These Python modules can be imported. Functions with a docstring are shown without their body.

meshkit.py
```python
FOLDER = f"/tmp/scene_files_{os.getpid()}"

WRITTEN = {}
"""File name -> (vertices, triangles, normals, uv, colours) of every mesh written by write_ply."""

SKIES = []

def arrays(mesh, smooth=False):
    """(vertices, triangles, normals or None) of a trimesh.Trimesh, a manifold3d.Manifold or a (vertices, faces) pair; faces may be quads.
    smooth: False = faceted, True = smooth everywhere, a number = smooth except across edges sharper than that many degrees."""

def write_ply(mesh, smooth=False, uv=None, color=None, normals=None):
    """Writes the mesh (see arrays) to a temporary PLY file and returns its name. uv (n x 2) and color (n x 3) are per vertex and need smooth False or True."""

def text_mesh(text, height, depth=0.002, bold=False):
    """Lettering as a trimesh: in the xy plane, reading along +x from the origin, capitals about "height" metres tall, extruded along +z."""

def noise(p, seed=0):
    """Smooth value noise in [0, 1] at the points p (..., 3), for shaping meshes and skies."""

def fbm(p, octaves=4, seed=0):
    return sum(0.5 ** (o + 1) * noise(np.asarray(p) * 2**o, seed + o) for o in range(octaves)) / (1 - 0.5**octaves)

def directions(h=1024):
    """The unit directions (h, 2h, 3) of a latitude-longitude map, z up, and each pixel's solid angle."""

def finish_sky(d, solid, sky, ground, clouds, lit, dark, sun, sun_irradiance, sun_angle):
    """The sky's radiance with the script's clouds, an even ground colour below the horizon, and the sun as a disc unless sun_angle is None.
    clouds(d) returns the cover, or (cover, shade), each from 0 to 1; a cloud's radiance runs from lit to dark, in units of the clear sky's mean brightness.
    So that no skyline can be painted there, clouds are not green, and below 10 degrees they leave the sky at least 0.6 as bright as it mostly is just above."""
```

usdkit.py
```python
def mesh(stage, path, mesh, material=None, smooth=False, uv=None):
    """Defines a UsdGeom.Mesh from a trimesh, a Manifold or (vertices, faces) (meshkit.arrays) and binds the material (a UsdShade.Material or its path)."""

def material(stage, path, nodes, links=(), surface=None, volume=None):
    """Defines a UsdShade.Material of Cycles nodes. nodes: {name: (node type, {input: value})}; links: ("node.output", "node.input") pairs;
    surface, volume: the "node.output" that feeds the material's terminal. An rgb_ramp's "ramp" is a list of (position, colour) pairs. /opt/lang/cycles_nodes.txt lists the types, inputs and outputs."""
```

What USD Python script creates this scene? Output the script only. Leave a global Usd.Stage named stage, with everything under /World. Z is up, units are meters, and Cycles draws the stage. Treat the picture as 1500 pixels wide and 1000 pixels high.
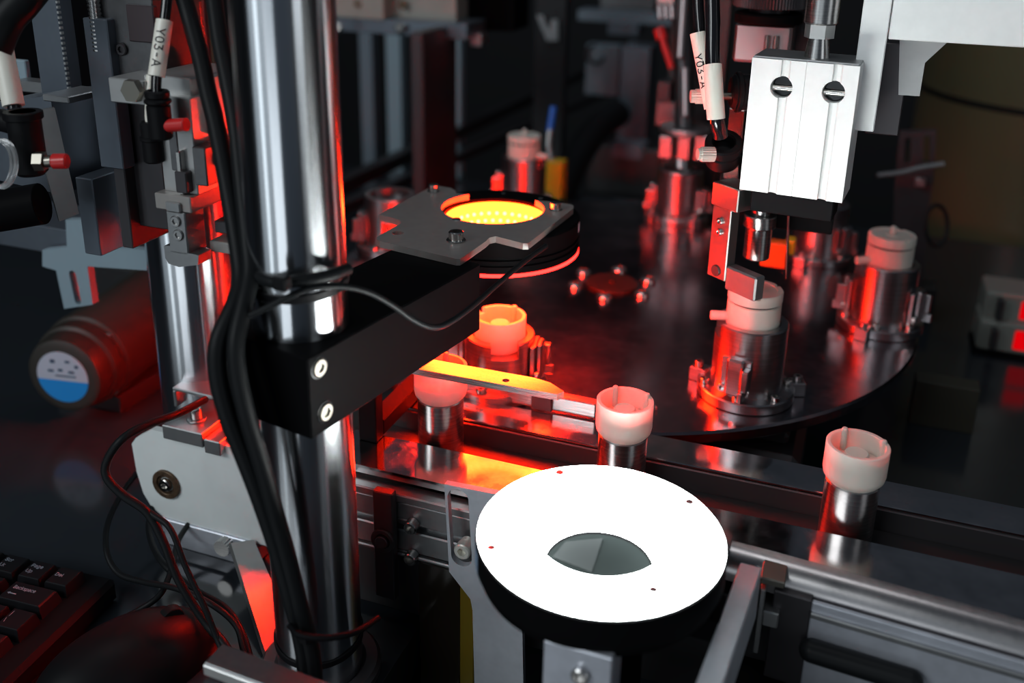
import math, random
import numpy as np, trimesh, usdkit, meshkit
import manifold3d as m3
from manifold3d import Manifold, CrossSection
from shapely.geometry import Polygon, Point, box as sbox
from pxr import Usd, UsdGeom, UsdLux, UsdShade, Gf, Sdf

stage = Usd.Stage.CreateInMemory()
UsdGeom.SetStageUpAxis(stage, 'Z'); UsdGeom.SetStageMetersPerUnit(stage, 1.0)
UsdGeom.Xform.Define(stage, '/World'); UsdGeom.Scope.Define(stage, '/World/Looks')
PI = math.pi

# ------------------------------------------------------------------ camera (world: z up, x along the conveyor, y away from the operator)
F, PX, PY0 = 1430.0, 750.0, 350.0
TH, ROLL, YAW = math.radians(19.3), math.radians(1.1), math.radians(20.0)
CAM = np.array([0.18819349, -0.77350112, 1.31758645])
_fh = np.array([-math.sin(YAW), math.cos(YAW), 0]); _rh = np.array([math.cos(YAW), math.sin(YAW), 0]); _z = np.array([0, 0, 1.0])
FWD = math.cos(TH) * _fh - math.sin(TH) * _z; _u = math.sin(TH) * _fh + math.cos(TH) * _z
RT = math.cos(ROLL) * _rh + math.sin(ROLL) * _u; UP = -math.sin(ROLL) * _rh + math.cos(ROLL) * _u
cam = UsdGeom.Camera.Define(stage, '/World/camera')
cam.AddTransformOp().Set(Gf.Matrix4d(*RT, 0, *UP, 0, *(-FWD), 0, *CAM, 1))
cam.CreateHorizontalApertureAttr(36.0); cam.CreateVerticalApertureAttr(24.0); cam.CreateFocalLengthAttr(36.0 * F / 1500)
cam.CreateVerticalApertureOffsetAttr(-3.6)
cam.CreateFStopAttr(4.5); cam.CreateFocusDistanceAttr(0.56)
cam.CreateClippingRangeAttr(Gf.Vec2f(0.02, 100))
cam.CreateExposureAttr(0.0)

# ------------------------------------------------------------------ dim ambient dome and unseen lamps around the station
def dome(color):
    d = UsdLux.DomeLight.Define(stage, '/World/ambient_dome'); d.CreateColorAttr(Gf.Vec3f(*color)); d.CreateIntensityAttr(1.0)
def rect(name, pos, target, w, h, inten, color=(1, 1, 1)):
    L = UsdLux.RectLight.Define(stage, '/World/' + name); L.CreateWidthAttr(w); L.CreateHeightAttr(h)
    L.CreateIntensityAttr(inten); L.CreateColorAttr(Gf.Vec3f(*color))
    p, t = np.array(pos, float), np.array(target, float); f = (t - p) / np.linalg.norm(t - p)
    x = np.cross(f, [0, 0, 1.0] if abs(f[2]) < 0.99 else [0, 1.0, 0]); x /= np.linalg.norm(x); y = np.cross(x, f)
    L.AddTransformOp().Set(Gf.Matrix4d(*x, 0, *y, 0, *(-f), 0, *p, 1))
dome((0.012, 0.015, 0.019))  # weak even ambient light, no sky in view
def rect_az(name, az, dist, z, w, h, inten, color):     # an upright unseen light at this bearing from the post
    a = math.radians(az); rect(name, (dist * math.cos(a) - 0.06, dist * math.sin(a) - 0.39, z), (-0.06, -0.39, z), w, h, inten, color)
rect_az('unseen_daylight', -106, 2.2, 1.1, 2.4, 2.1, 0.35, (0.80, 0.92, 1.0))  # out of view, placed for the broad grey streak on the posts
rect_az('unseen_daylight_narrow', -117, 2.1, 1.1, 0.28, 2.1, 1.1, (0.85, 0.95, 1.0))  # out of view, placed for the thin bright streak at the post left
rect_az('unseen_low_light', -90, 2.0, 0.45, 0.75, 0.8, 1.2, (0.88, 0.95, 1.0))  # out of view, placed for the pale streak low on the post
rect_az('unseen_right_light', -27, 2.4, 1.65, 0.75, 1.3, 1.3, (0.88, 0.95, 1.0))  # out of view at the right, placed for the white post streak
rect('unseen_front_lamp', (-0.9, -2.0, 2.3), (-0.1, -0.3, 1.0), 1.4, 0.6, 7.0, (0.90, 0.97, 1.0))  # unseen soft lamp at front left, lights the faces towards the operator
rect('unseen_overhead_lamp', (-0.3, -0.2, 2.9), (-0.3, -0.2, 1.0), 1.2, 0.3, 4.0, (0.95, 0.97, 1.0))  # unseen lamp above, lights the mounting plate and other top faces

# ------------------------------------------------------------------ pixel -> point (1500 x 1000)
def ray(px, py): return FWD + (px - PX) / F * RT - (py - PY0) / F * UP
def P(px, py, z): d = ray(px, py); return CAM + d * ((z - CAM[2]) / d[2])
def PY(px, py, y): d = ray(px, py); return CAM + d * ((y - CAM[1]) / d[1])
def PXx(px, py, x): d = ray(px, py); return CAM + d * ((x - CAM[0]) / d[0])
def PD(px, py, Z): return CAM + ray(px, py) * Z

# ------------------------------------------------------------------ meshes
def tm(m):
    if isinstance(m, Manifold):
        k = m.to_mesh(); return trimesh.Trimesh(k.vert_properties[:, :3], k.tri_verts, process=False)
    return m
def join(*ms): return trimesh.util.concatenate([tm(m) for m in ms])
def mv(m, v): m = tm(m).copy(); m.apply_translation(v); return m
def rz(m, a): m = tm(m).copy(); m.apply_transform(trimesh.transformations.rotation_matrix(a, [0, 0, 1])); return m
def box(x0, x1, y0, y1, z0, z1, b=0.0006):
    x0, x1 = sorted((x0, x1)); y0, y1 = sorted((y0, y1)); z0, z1 = sorted((z0, z1))
    b = min(b, 0.3 * (x1 - x0), 0.3 * (y1 - y0), 0.3 * (z1 - z0)); pts = []
    for X, sx in ((x0, 1), (x1, -1)):
        for Y, sy in ((y0, 1), (y1, -1)):
            for Z, sz in ((z0, 1), (z1, -1)):
                pts += [(X, Y + sy * b, Z + sz * b), (X + sx * b, Y, Z + sz * b), (X + sx * b, Y + sy * b, Z)]
    return Manifold.hull_points(np.array(pts, float))
def cbox(c, s, b=0.0006): return box(c[0] - s[0] / 2, c[0] + s[0] / 2, c[1] - s[1] / 2, c[1] + s[1] / 2, c[2] - s[2] / 2, c[2] + s[2] / 2, b)
def lathe(prof, n=48): return trimesh.creation.revolve(np.array(prof, float), sections=n)
def cyl(r, z0, z1, b=0.0004, n=40):
    b = min(b, r * 0.4, abs(z1 - z0) * 0.4)
    return lathe([(0, z0), (r - b, z0), (r, z0 + b), (r, z1 - b), (r - b, z1), (0, z1)], n)
def ring(r0, r1, z0, z1, b=0.0004, n=56):
    return lathe([(r0 + b, z0), (r1 - b, z0), (r1, z0 + b), (r1, z1 - b), (r1 - b, z1), (r0 + b, z1), (r0, z1 - b), (r0, z0 + b), (r0 + b, z0)], n)
def frame_to(d, up=(0, 0, 1)):
    d = np.array(d, float); d /= np.linalg.norm(d); up = np.array(up, float)
    if abs(d @ up) > 0.99: up = np.array([1.0, 0, 0])
    x = np.cross(up, d); x /= np.linalg.norm(x); y = np.cross(d, x); M = np.eye(4); M[:3, 0], M[:3, 1], M[:3, 2] = x, y, d; return M
def along(m, p, d, up=(0, 0, 1)):
    m = tm(m).copy(); M = frame_to(d, up); M[:3, 3] = p; m.apply_transform(M); return m
def rod(p, q, r, n=24, b=0.0004): p, q = np.array(p, float), np.array(q, float); return along(cyl(r, 0, np.linalg.norm(q - p), b, n), p, q - p)
def bar(p, q, w, h, b=0.0006, up=(0, 0, 1)):
    p, q = np.array(p, float), np.array(q, float); return along(box(-w / 2, w / 2, -h / 2, h / 2, 0, np.linalg.norm(q - p), b), p, q - p, up)
def spline(pts, k=8):
    p = np.array(pts, float); p = np.vstack([2 * p[0] - p[1], p, 2 * p[-1] - p[-2]]); out = []
    for i in range(1, len(p) - 2):
        a, b, c, d = p[i - 1:i + 3]
        for t in np.linspace(0, 1, k, endpoint=False):
            out.append(0.5 * (2 * b + (c - a) * t + (2 * a - 5 * b + 4 * c - d) * t * t + (3 * b - a - 3 * c + d) * t ** 3))
    return np.array(out + [p[-2]])
def tube(pts, r, sides=14, k=8, smooth=True, r2=None):
    p = spline(pts, k) if smooth else np.array(pts, float); n = len(p)
    t = np.gradient(p, axis=0); t /= np.linalg.norm(t, axis=1, keepdims=True)
    a = np.cross(t[0], [0, 0, 1.0] if abs(t[0][2]) < 0.9 else [1.0, 0, 0]); a /= np.linalg.norm(a); A = []
    for i in range(n):
        a = a - t[i] * (a @ t[i]); a /= np.linalg.norm(a); A.append(a)
    A = np.array(A); B = np.cross(t, A); ang = np.arange(sides) * 2 * PI / sides
    rr = np.linspace(r, r if r2 is None else r2, n)[:, None, None]
    v = (p[:, None] + rr * (np.cos(ang)[None, :, None] * A[:, None] + np.sin(ang)[None, :, None] * B[:, None])).reshape(-1, 3)
    i, j = np.meshgrid(np.arange(n - 1), np.arange(sides), indexing='ij')
    q = np.stack([i * sides + j, i * sides + (j + 1) % sides, (i + 1) * sides + (j + 1) % sides, (i + 1) * sides + j], -1).reshape(-1, 4)
    f = np.vstack([q[:, [0, 1, 2]], q[:, [0, 2, 3]]]); c0, c1 = len(v), len(v) + 1
    v = np.vstack([v, p[0], p[-1]]); s = np.arange(sides)
    caps = np.vstack([np.stack([np.full(sides, c0), (s + 1) % sides, s], 1), np.stack([np.full(sides, c1), (n - 1) * sides + s, (n - 1) * sides + (s + 1) % sides], 1)])
    return trimesh.Trimesh(v, np.vstack([f, caps]), process=False)
def prism(poly, z0, z1):
    out = []
    for g in getattr(poly, 'geoms', [poly]):
        m = trimesh.creation.extrude_polygon(g, z1 - z0, engine='earcut'); m.apply_translation([0, 0, z0]); out.append(m)
    return join(*out)
def vprism(poly_xz, y0, y1):
    """a polygon in (x, z) with thickness along y"""
    m = prism(poly_xz, -y1, -y0); M = np.eye(4); M[:3, :3] = [[1, 0, 0], [0, 0, -1], [0, 1, 0]]; m.apply_transform(M); return m
def mani(m): m = tm(m); return Manifold(m3.Mesh(np.array(m.vertices, np.float32), np.array(m.faces, np.uint32)))
def hexa(r, z0, z1): return Manifold.cylinder(z1 - z0, r, r, 6).translate([0, 0, z0])
def socket_bolt(r, h):
    """socket-head screw standing on z = 0, with a hexagon recess"""
    body = mani(cyl(r, 0, h, r * 0.14, 28)) - hexa(r * 0.55, h * 0.35, h * 1.2); return tm(body)
def button_bolt(r, h):
    prof = [(0, 0), (r, 0), (r, h * 0.25)] + [(r * math.cos(a), h * 0.25 + h * 0.75 * math.sin(a)) for a in np.linspace(0.2, PI / 2 - 0.2, 6)] + [(0, h)]
    return tm(mani(lathe(prof, 28)) - hexa(r * 0.45, h * 0.45, h * 1.3))

# ------------------------------------------------------------------ materials
LOOK = {}; ROT = 0.25
def mat(name, base, metallic=0.0, rough=0.4, var=0.0, scale=60.0, rvar=0.0, bump=0.0, stretch=None, **kw):
    nodes = {'p': ('principled_bsdf', dict(base_color=base, metallic=metallic, roughness=rough, **kw))}; links = []
    if var or rvar or bump:
        nodes['tc'] = ('texture_coordinate', {}); nodes['n'] = ('noise_texture', dict(scale=scale, detail=4.0, roughness=0.6))
        if stretch:
            nodes['mp'] = ('mapping', dict(scale=stretch)); links += [('tc.object', 'mp.vector'), ('mp.vector', 'n.vector')]
        else: links.append(('tc.object', 'n.vector'))
    if var:
        b = np.array(base); nodes['r'] = ('rgb_ramp', {'ramp': [(0.3, tuple(b * (1 - var))), (0.7, tuple(np.minimum(b * (1 + var), 1)))]})
        links += [('n.fac', 'r.fac'), ('r.color', 'p.base_color')]
    if rvar:
        nodes['mr'] = ('map_range', dict(from_min=0.3, from_max=0.7, to_min=max(rough - rvar, 0.02), to_max=rough + rvar, clamp=True))
        links += [('n.fac', 'mr.value'), ('mr.result', 'p.roughness')]
    if bump:
        nodes['b'] = ('bump', dict(strength=bump, distance=0.0004)); links += [('n.fac', 'b.height'), ('b.normal', 'p.normal')]
    LOOK[name] = usdkit.material(stage, '/World/Looks/' + name, nodes, links, surface='p.BSDF')
def glow(name, color, strength):
    LOOK[name] = usdkit.material(stage, '/World/Looks/' + name, {'e': ('emission', dict(color=color, strength=strength))}, [], surface='e.emission')
LOOK['chrome'] = usdkit.material(stage, '/World/Looks/chrome', {'t': ('tangent', dict(direction_type='radial', axis='z')), 'p': ('principled_bsdf', dict(base_color=(0.74, 0.76, 0.79), metallic=1.0, roughness=0.20, anisotropic=0.93, anisotropic_rotation=ROT))}, [('t.tangent', 'p.tangent')], surface='p.BSDF')
mat('turned_steel', (0.50, 0.49, 0.48), 1, 0.25, rvar=0.015, scale=8, stretch=(4, 4, 120))
mat('fixture_steel', (0.38, 0.36, 0.37), 1, 0.30, rvar=0.02, scale=8, stretch=(4, 4, 120))
mat('finger_steel', (0.36, 0.34, 0.33), 1, 0.38)
mat('bright_steel', (0.62, 0.60, 0.57), 1, 0.18)
mat('brass_nickel', (0.30, 0.28, 0.24), 1, 0.34)
mat('rail_steel', (0.46, 0.43, 0.43), 1, 0.12, var=0.25, rvar=0.07, scale=45)
mat('rail_steel_soft', (0.40, 0.38, 0.38), 1, 0.30, rvar=0.05, scale=40)
mat('ground_steel', (0.66, 0.64, 0.63), 1, 0.28, rvar=0.08, scale=10, stretch=(3, 300, 300))
mat('alu_grey', (0.33, 0.335, 0.34), 0.9, 0.40, var=0.06, scale=90, bump=0.05)
mat('alu_light', (0.48, 0.48, 0.475), 0.9, 0.42, var=0.04, scale=120, bump=0.05)
mat('alu_white', (0.90, 0.91, 0.90), 0.15, 0.5, var=0.02, scale=150)
mat('alu_blue', (0.52, 0.54, 0.60), 0.5, 0.34, var=0.12, scale=60)
mat('anodised_grey', (0.16, 0.16, 0.165), 1, 0.42, var=0.08, scale=200)
mat('plate_grey', (0.30, 0.28, 0.265), 0.3, 0.42, var=0.06, scale=150)
mat('steel_blue', (0.16, 0.185, 0.22), 0.75, 0.38, var=0.08, scale=40)
mat('alu_bright', (0.62, 0.65, 0.70), 0.4, 0.36, var=0.08, scale=80)
mat('nickel', (0.75, 0.73, 0.66), 0.45, 0.35)
mat('matte_black', (0.006, 0.006, 0.007), 0.0, 0.6, specular_ior_level=0.06)
mat('white_paint', (0.80, 0.84, 0.83), 0.0, 0.45, var=0.04, scale=30, bump=0.03)
mat('turntable', (0.28, 0.25, 0.27), 1, 0.21, var=0.10, rvar=0.05, scale=14)
mat('turntable_edge', (0.45, 0.43, 0.43), 1, 0.25)
mat('black_anod', (0.0045, 0.0045, 0.005), 0.0, 0.5, bump=0.03, scale=400, specular_ior_level=0.02)
mat('black_gloss', (0.008, 0.008, 0.010), 0.0, 0.14)
mat('black_rubber', (0.009, 0.010, 0.011), 0.0, 0.45, specular_ior_level=0.12)
mat('black_plastic', (0.007, 0.007, 0.008), 0.0, 0.45, specular_ior_level=0.1)
mat('belt', (0.010, 0.009, 0.010), 0.0, 0.5, bump=0.1, scale=300)
mat('bed', (0.018, 0.022, 0.027), 0.0, 0.13, rvar=0.05, scale=12)
mat('dark_metal', (0.075, 0.07, 0.075), 0.7, 0.4)
mat('dark_frame', (0.03, 0.03, 0.032), 0.2, 0.45)
mat('smoked', (0.016, 0.012, 0.008), 0.0, 0.12)
mat('smoked_edge', (0.16, 0.11, 0.01), 0.0, 0.3)
mat('cup_white', (0.72, 0.68, 0.59), 0.0, 0.38, subsurface_weight=0.25, subsurface_radius=(1.0, 0.8, 0.6), subsurface_scale=0.004)
mat('sleeve', (0.82, 0.79, 0.70), 0.0, 0.35)
mat('ink', (0.012, 0.011, 0.012), 0.0, 0.5)
mat('hub_brown', (0.045, 0.036, 0.026), 0.5, 0.35)
mat('olive_dark', (0.030, 0.028, 0.018), 0.0, 0.6)
mat('motor_brown', (0.028, 0.024, 0.019), 0.0, 0.5)
mat('label_white', (0.45, 0.52, 0.62), 0.0, 0.5)
mat('label_blue', (0.01, 0.28, 0.75), 0.0, 0.45)
mat('label_ink', (0.03, 0.06, 0.12), 0.0, 0.5)
mat('sticker_blue', (0.20, 0.30, 0.42), 0.0, 0.4)
mat('barrel', (0.105, 0.092, 0.050), 0.0, 0.28, var=0.05, scale=6)
mat('cream', (0.30, 0.28, 0.25), 0.2, 0.5, var=0.06, scale=30)
mat('room_dark', (0.02, 0.021, 0.024), 0.0, 0.7)
mat('floor_grey', (0.045, 0.05, 0.055), 0.0, 0.4, var=0.2, scale=3)
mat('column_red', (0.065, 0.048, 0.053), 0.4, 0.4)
mat('backdrop_blue', (0.17, 0.21, 0.25), 0.1, 0.5)
mat('backdrop_cyan', (0.25, 0.33, 0.38), 0.1, 0.5)
mat('red_plastic', (0.55, 0.02, 0.02), 0.0, 0.3)
mat('orange_plastic', (0.75, 0.14, 0.01), 0.0, 0.4)
mat('yellow_plastic', (0.62, 0.40, 0.01), 0.0, 0.4)
mat('blue_plastic', (0.01, 0.12, 0.55), 0.0, 0.4)
mat('module_grey', (0.19, 0.20, 0.18), 0.0, 0.5)
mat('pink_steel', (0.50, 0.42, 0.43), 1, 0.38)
mat('key', (0.006, 0.006, 0.0075), 0.0, 0.5, specular_ior_level=0.2)
mat('key_print', (0.26, 0.28, 0.33), 0.0, 0.5)
mat('lens_grey', (0.0085, 0.0105, 0.0105), 0.0, 0.2, specular_ior_level=0.0)
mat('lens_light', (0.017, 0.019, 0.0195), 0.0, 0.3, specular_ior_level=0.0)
mat('clear_tube', (0.9, 0.92, 0.93), 0.0, 0.05, transmission_weight=0.85, ior=1.45)
mat('rust', (0.12, 0.075, 0.045), 0.6, 0.5, var=0.4, scale=300)
glow('red_led_wall', (1.0, 0.0125, 0.0010), 110.0)
glow('red_led_dot', (1.0, 0.03, 0.006), 140.0)
glow('red_led_down', (1.0, 0.011, 0.0010), 260.0)
glow('red_led_rim', (1.0, 0.008, 0.0062), 20.0)
glow('white_led', (0.95, 1.0, 0.98), 30.0)
glow('display_red', (1.0, 0.0, 0.004), 0.7)

# ------------------------------------------------------------------ things
used = {}
def numbered(parent, name):
    k = (str(parent), name); n = used.get(k, 0); used[k] = n + 1
    return name if n == 0 else f'{name}_{n:03d}'
class Thing:
    def __init__(s, name, label, cat, loc=(0, 0, 0), group=None, kind=None):
        s.loc = np.array(loc, float); s.name = name; s.cat = cat
        x = UsdGeom.Xform.Define(stage, '/World/' + numbered('/World', name)); x.AddTranslateOp().Set(Gf.Vec3d(*s.loc)); s.path = x.GetPath(); s.prim = x.GetPrim()
        tagp(s.prim, label, cat, group, kind)
    def add(s, name, mesh, m, parent=None, label=None, smooth=35, local=False):
        """mesh in world coordinates (or local to the thing's base)"""
        base = parent if parent is not None else s.path
        path = f'{base}/{numbered(base, name)}'
        g = tm(mesh).copy()
        if not local: g.apply_translation(-s.loc)
        p = usdkit.mesh(stage, path, g, LOOK[m], smooth=smooth)
        if label: p.GetPrim().SetCustomDataByKey('label', label)
        return p.GetPath()
def tagp(p, label, cat, group=None, kind=None):
    p.SetCustomDataByKey('label', label)
    if kind: p.SetCustomDataByKey('kind', kind)
    if cat: p.SetCustomDataByKey('category', cat)
    if group: p.SetCustomDataByKey('group', group)
def single(name, mesh, m, label, cat, group=None, smooth=35):
    p = usdkit.mesh(stage, '/World/' + numbered('/World', name), tm(mesh), LOOK[m], smooth=smooth); tagp(p.GetPrim(), label, cat, group); return p
def struct(name, mesh, m):
    p = usdkit.mesh(stage, '/World/' + name, tm(mesh), LOOK[m], smooth=35); p.GetPrim().SetCustomDataByKey('kind', 'structure'); return p
def dup(t, loc, rot, label, group=None):
    x = UsdGeom.Xform.Define(stage, '/World/' + numbered('/World', t.name))
    x.AddTranslateOp().Set(Gf.Vec3d(*map(float, loc))); x.AddRotateZOp().Set(math.degrees(rot))
    p = x.GetPrim(); p.GetReferences().AddInternalReference(t.path); p.SetInstanceable(True)
    x.SetXformOpOrder([o for o in x.GetOrderedXformOps()])
    tagp(p, label, t.cat, group); return p

# ================================================================== THE ROOM
struct('floor', box(-3.2, 3.2, -3.2, 3.4, -0.05, 0), 'floor_grey')
struct('wall_back', box(-3.2, 3.2, 3.3, 3.4, 0, 3.0), 'room_dark')
struct('wall_left', box(-3.3, -3.2, -3.2, 3.4, 0, 3.0), 'room_dark')
struct('wall_right', box(3.2, 3.3, -3.2, 3.4, 0, 3.0), 'room_dark')

# ================================================================== MACHINE BED
BED = 0.90
t = Thing('machine_bed', 'black glossy machine bed plate carrying the whole assembly station', 'machine bed', (0, 0.2, 0))
TRAY = 0.85
for x0, x1, y0, y1 in ((-1.25, -0.0245, -0.60, 0.58), (-0.0245, 1.15, -0.215, 0.58), (1.0, 1.15, -0.50, -0.215), (-0.0245, 1.15, -0.60, -0.50)): t.add('bed_plate', box(x0, x1, y0, y1, BED - 0.03, BED, 0.0002), 'bed')
t.add('tray', box(-0.06, 1.04, -0.53, -0.19, TRAY - 0.015, TRAY), 'bed', label='sunken black tray below the conveyor front')
t.add('cabinet', box(-1.15, 1.05, -0.55, 0.54, 0.0, TRAY - 0.015, 0.004), 'dark_frame')

# ================================================================== TURNTABLE
t = Thing('turntable', 'large dark polished round indexing turntable with six bolts at its hub', 'turntable', (0, 0, BED))
t.add('disc', lathe([(0, 0.991), (0.2485, 0.991), (0.25, 0.9925), (0.25, 0.9985), (0.2485, 1.0), (0, 1.0)], 160), 'turntable')
t.add('shaft', cyl(0.05, BED, 0.991), 'dark_metal')
hub = t.add('hub_cap', cyl(0.0225, 1.0, 1.0025, 0.0006, 56), 'hub_brown', label='brown round cap at the turntable centre')
t.add('centre_pin', cyl(0.003, 1.0025, 1.0048, 0.0005, 20), 'hub_brown', parent=hub)
for k in range(6):
    a = math.radians(20 + 60 * k + 14)
    t.add('bolt', mv(button_bolt(0.0068, 0.0055), (0.0335 * math.cos(a), 0.0335 * math.sin(a), 1.0)), 'bright_steel')
for (px, py) in ((957, 600),):
    t.add('locating_pin', mv(cyl(0.0022, 0, 0.003, 0.0006, 16), P(px, py, 1.0)), 'bright_steel')
t = Thing('drive_housing', 'dark wedge shaped drive housing under the front of the turntable', 'drive housing', (0.13, -0.19, BED))
c = P(1108, 664, 0.955)
t.add('housing', box(c[0] - 0.035, c[0] + 0.03, c[1] - 0.012, c[1] + 0.07, BED, 0.962, 0.006), 'dark_metal')
t.add('cover', box(c[0] - 0.02, c[0] + 0.02, c[1] + 0.004, c[1] + 0.06, 0.962, 0.972, 0.003), 'dark_frame')

# ------------------------------------------------------------------ fixtures on the turntable
def make_fixture(name, label, loc, notch, clamps, group=None, ears=(200, -10), notch_w=0.0185, notch_h=0.010, h=0.0545, bore=0.003):
    """loc: base centre on the turntable; notch / clamps / ears: azimuths in degrees"""
    t = Thing(name, label, 'workpiece fixture', loc, group)
    L = dict(local=True)
    fl = mani(cyl(0.0325, 0, 0.0075, 0.0008, 56))
    fl = fl - Manifold.cube([0.1, 0.02, 0.02], True).rotate([0, 0, 0]).translate([0, 0.038, 0])
    t.add('flange', fl, 'fixture_steel', **L)
    o = mani(lathe([(0, 0.0075), (0.0238, 0.0075), (0.0238, h - 0.0008), (0.0230, h), (0, h)], 72))
    o = o - Manifold.cylinder(0.03, 0.0186, 0.0186, 64).translate([0, 0, h - bore])
    if notch is not None:
        o = o - Manifold.cube([0.02, notch_w, 0.03], True).translate([0.026, 0, h - notch_h + 0.015]).rotate([0, 0, notch])
    t.add('body', o, 'fixture_steel', smooth=30, **L)
    for az in clamps:
        R = lambda m: rz(m, math.radians(az))
        c = t.add('clamp', R(join(box(0.0228, 0.0262, -0.010, 0.010, 0.010, 0.036), box(0.026, 0.0305, -0.0055, 0.0055, 0.011, 0.037, 0.0015))), 'fixture_steel', **L)
        t.add('clamp_jaw', R(join(box(0.0262, 0.034, 0.006, 0.0105, 0.017, 0.032), box(0.0262, 0.0365, 0.0055, 0.0085, 0.010, 0.017))), 'fixture_steel', parent=c, **L)
        for yy in (-0.0075, 0.0078):
            t.add('screw', R(along(socket_bolt(0.0032, 0.0030), (0.0262, yy, 0.0145), (1, 0, 0))), 'turned_steel', parent=c, **L)
    for az in (20, 75, 145, 200, 265, 320):
        a = math.radians(az); t.add('flange_screw', mv(socket_bolt(0.0030, 0.0034), (0.0282 * math.cos(a), 0.0282 * math.sin(a), 0.0075)), 'bright_steel', **L)
    for az in ears:
        a = math.radians(az)
        t.add('stop_block', rz(join(box(0.028, 0.040, -0.005, 0.005, 0, 0.010), mv(socket_bolt(0.003, 0.004), (0.035, 0, 0.010))), a), 'fixture_steel', **L)
    return t
FB = {1: (731, 564), 2: (1091, 575), 3: (1287, 476), 4: (766, 298), 5: (992, 319), 6: (1196, 376), 7: (573, 364)}
FX = {k: P(x, y, 1.0) for k, (x, y) in FB.items()}
G = 'fixtures around the turntable'
make_fixture('workpiece_fixture', 'steel fixture lit red under the red ring light holding an open cup', FX[1], 300, (8, 176), G, ears=(), h=0.040, bore=0.010)
make_fixture('workpiece_fixture', 'steel fixture nearest the front right edge of the turntable, two screws on its face', FX[2], 196, (-101,), G, ears=(165, 20))
make_fixture('workpiece_fixture', 'steel fixture at the right edge of the turntable with a clamp on its right', FX[3], 205, (-18, 170), G, ears=(250,))
make_fixture('workpiece_fixture', 'steel fixture at the back of the turntable behind the red ring light', FX[4], 350, (200,), G, ears=())
make_fixture('workpiece_fixture', 'empty steel fixture at the far side of the turntable below the press head', FX[5], None, (190, 350), G, ears=(230, 310), bore=0.012)
make_fixture('workpiece_fixture', 'empty steel fixture behind the white air cylinder at the back right of the turntable', FX[6], None, (-30,), G, ears=(250,), bore=0.012)
make_fixture('workpiece_fixture', 'empty steel fixture left of the grey mounting plate, half hidden by it', FX[7], None, (200, 300), G, ears=(), bore=0.012)

# ------------------------------------------------------------------ white plastic cups
RC = 0.0175
def open_cup_mesh(notch=None):
    wall = mani(lathe([(0, 0), (RC - 0.003, 0), (RC - 0.0006, 0.003), (RC, 0.006), (RC, 0.0226), (RC - 0.0004, 0.023), (RC - 0.0022, 0.023), (RC - 0.0026, 0.0226), (RC - 0.0026, 0.011), (0.0075, 0.011), (0.0068, 0.0165), (0.0060, 0.0175), (0, 0.0175)], 64))
    if notch is not None: wall = wall - Manifold.cube([0.01, 0.006, 0.01], True).translate([RC, 0, 0.0245]).rotate([0, 0, notch])
    return wall
def make_cup(label, loc, pegs, notch=None, group='open white cups', k=1.0):
    t = Thing('plastic_cup', label, 'plastic cup', loc, group)
    t.add('cup_wall', tm(open_cup_mesh(notch)).apply_scale(k), 'cup_white', local=True)
    for az in pegs:
        a = math.radians(az); r = RC - 0.0026
        prof = [(0, 0.011), (0.0021, 0.011), (0.0019, 0.0238), (0.0014, 0.0247), (0, 0.0250)]
        t.add('peg', mv(lathe(prof, 18), (r * math.cos(a), r * math.sin(a), 0)).apply_scale(k), 'cup_white', local=True)
    return t
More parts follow.
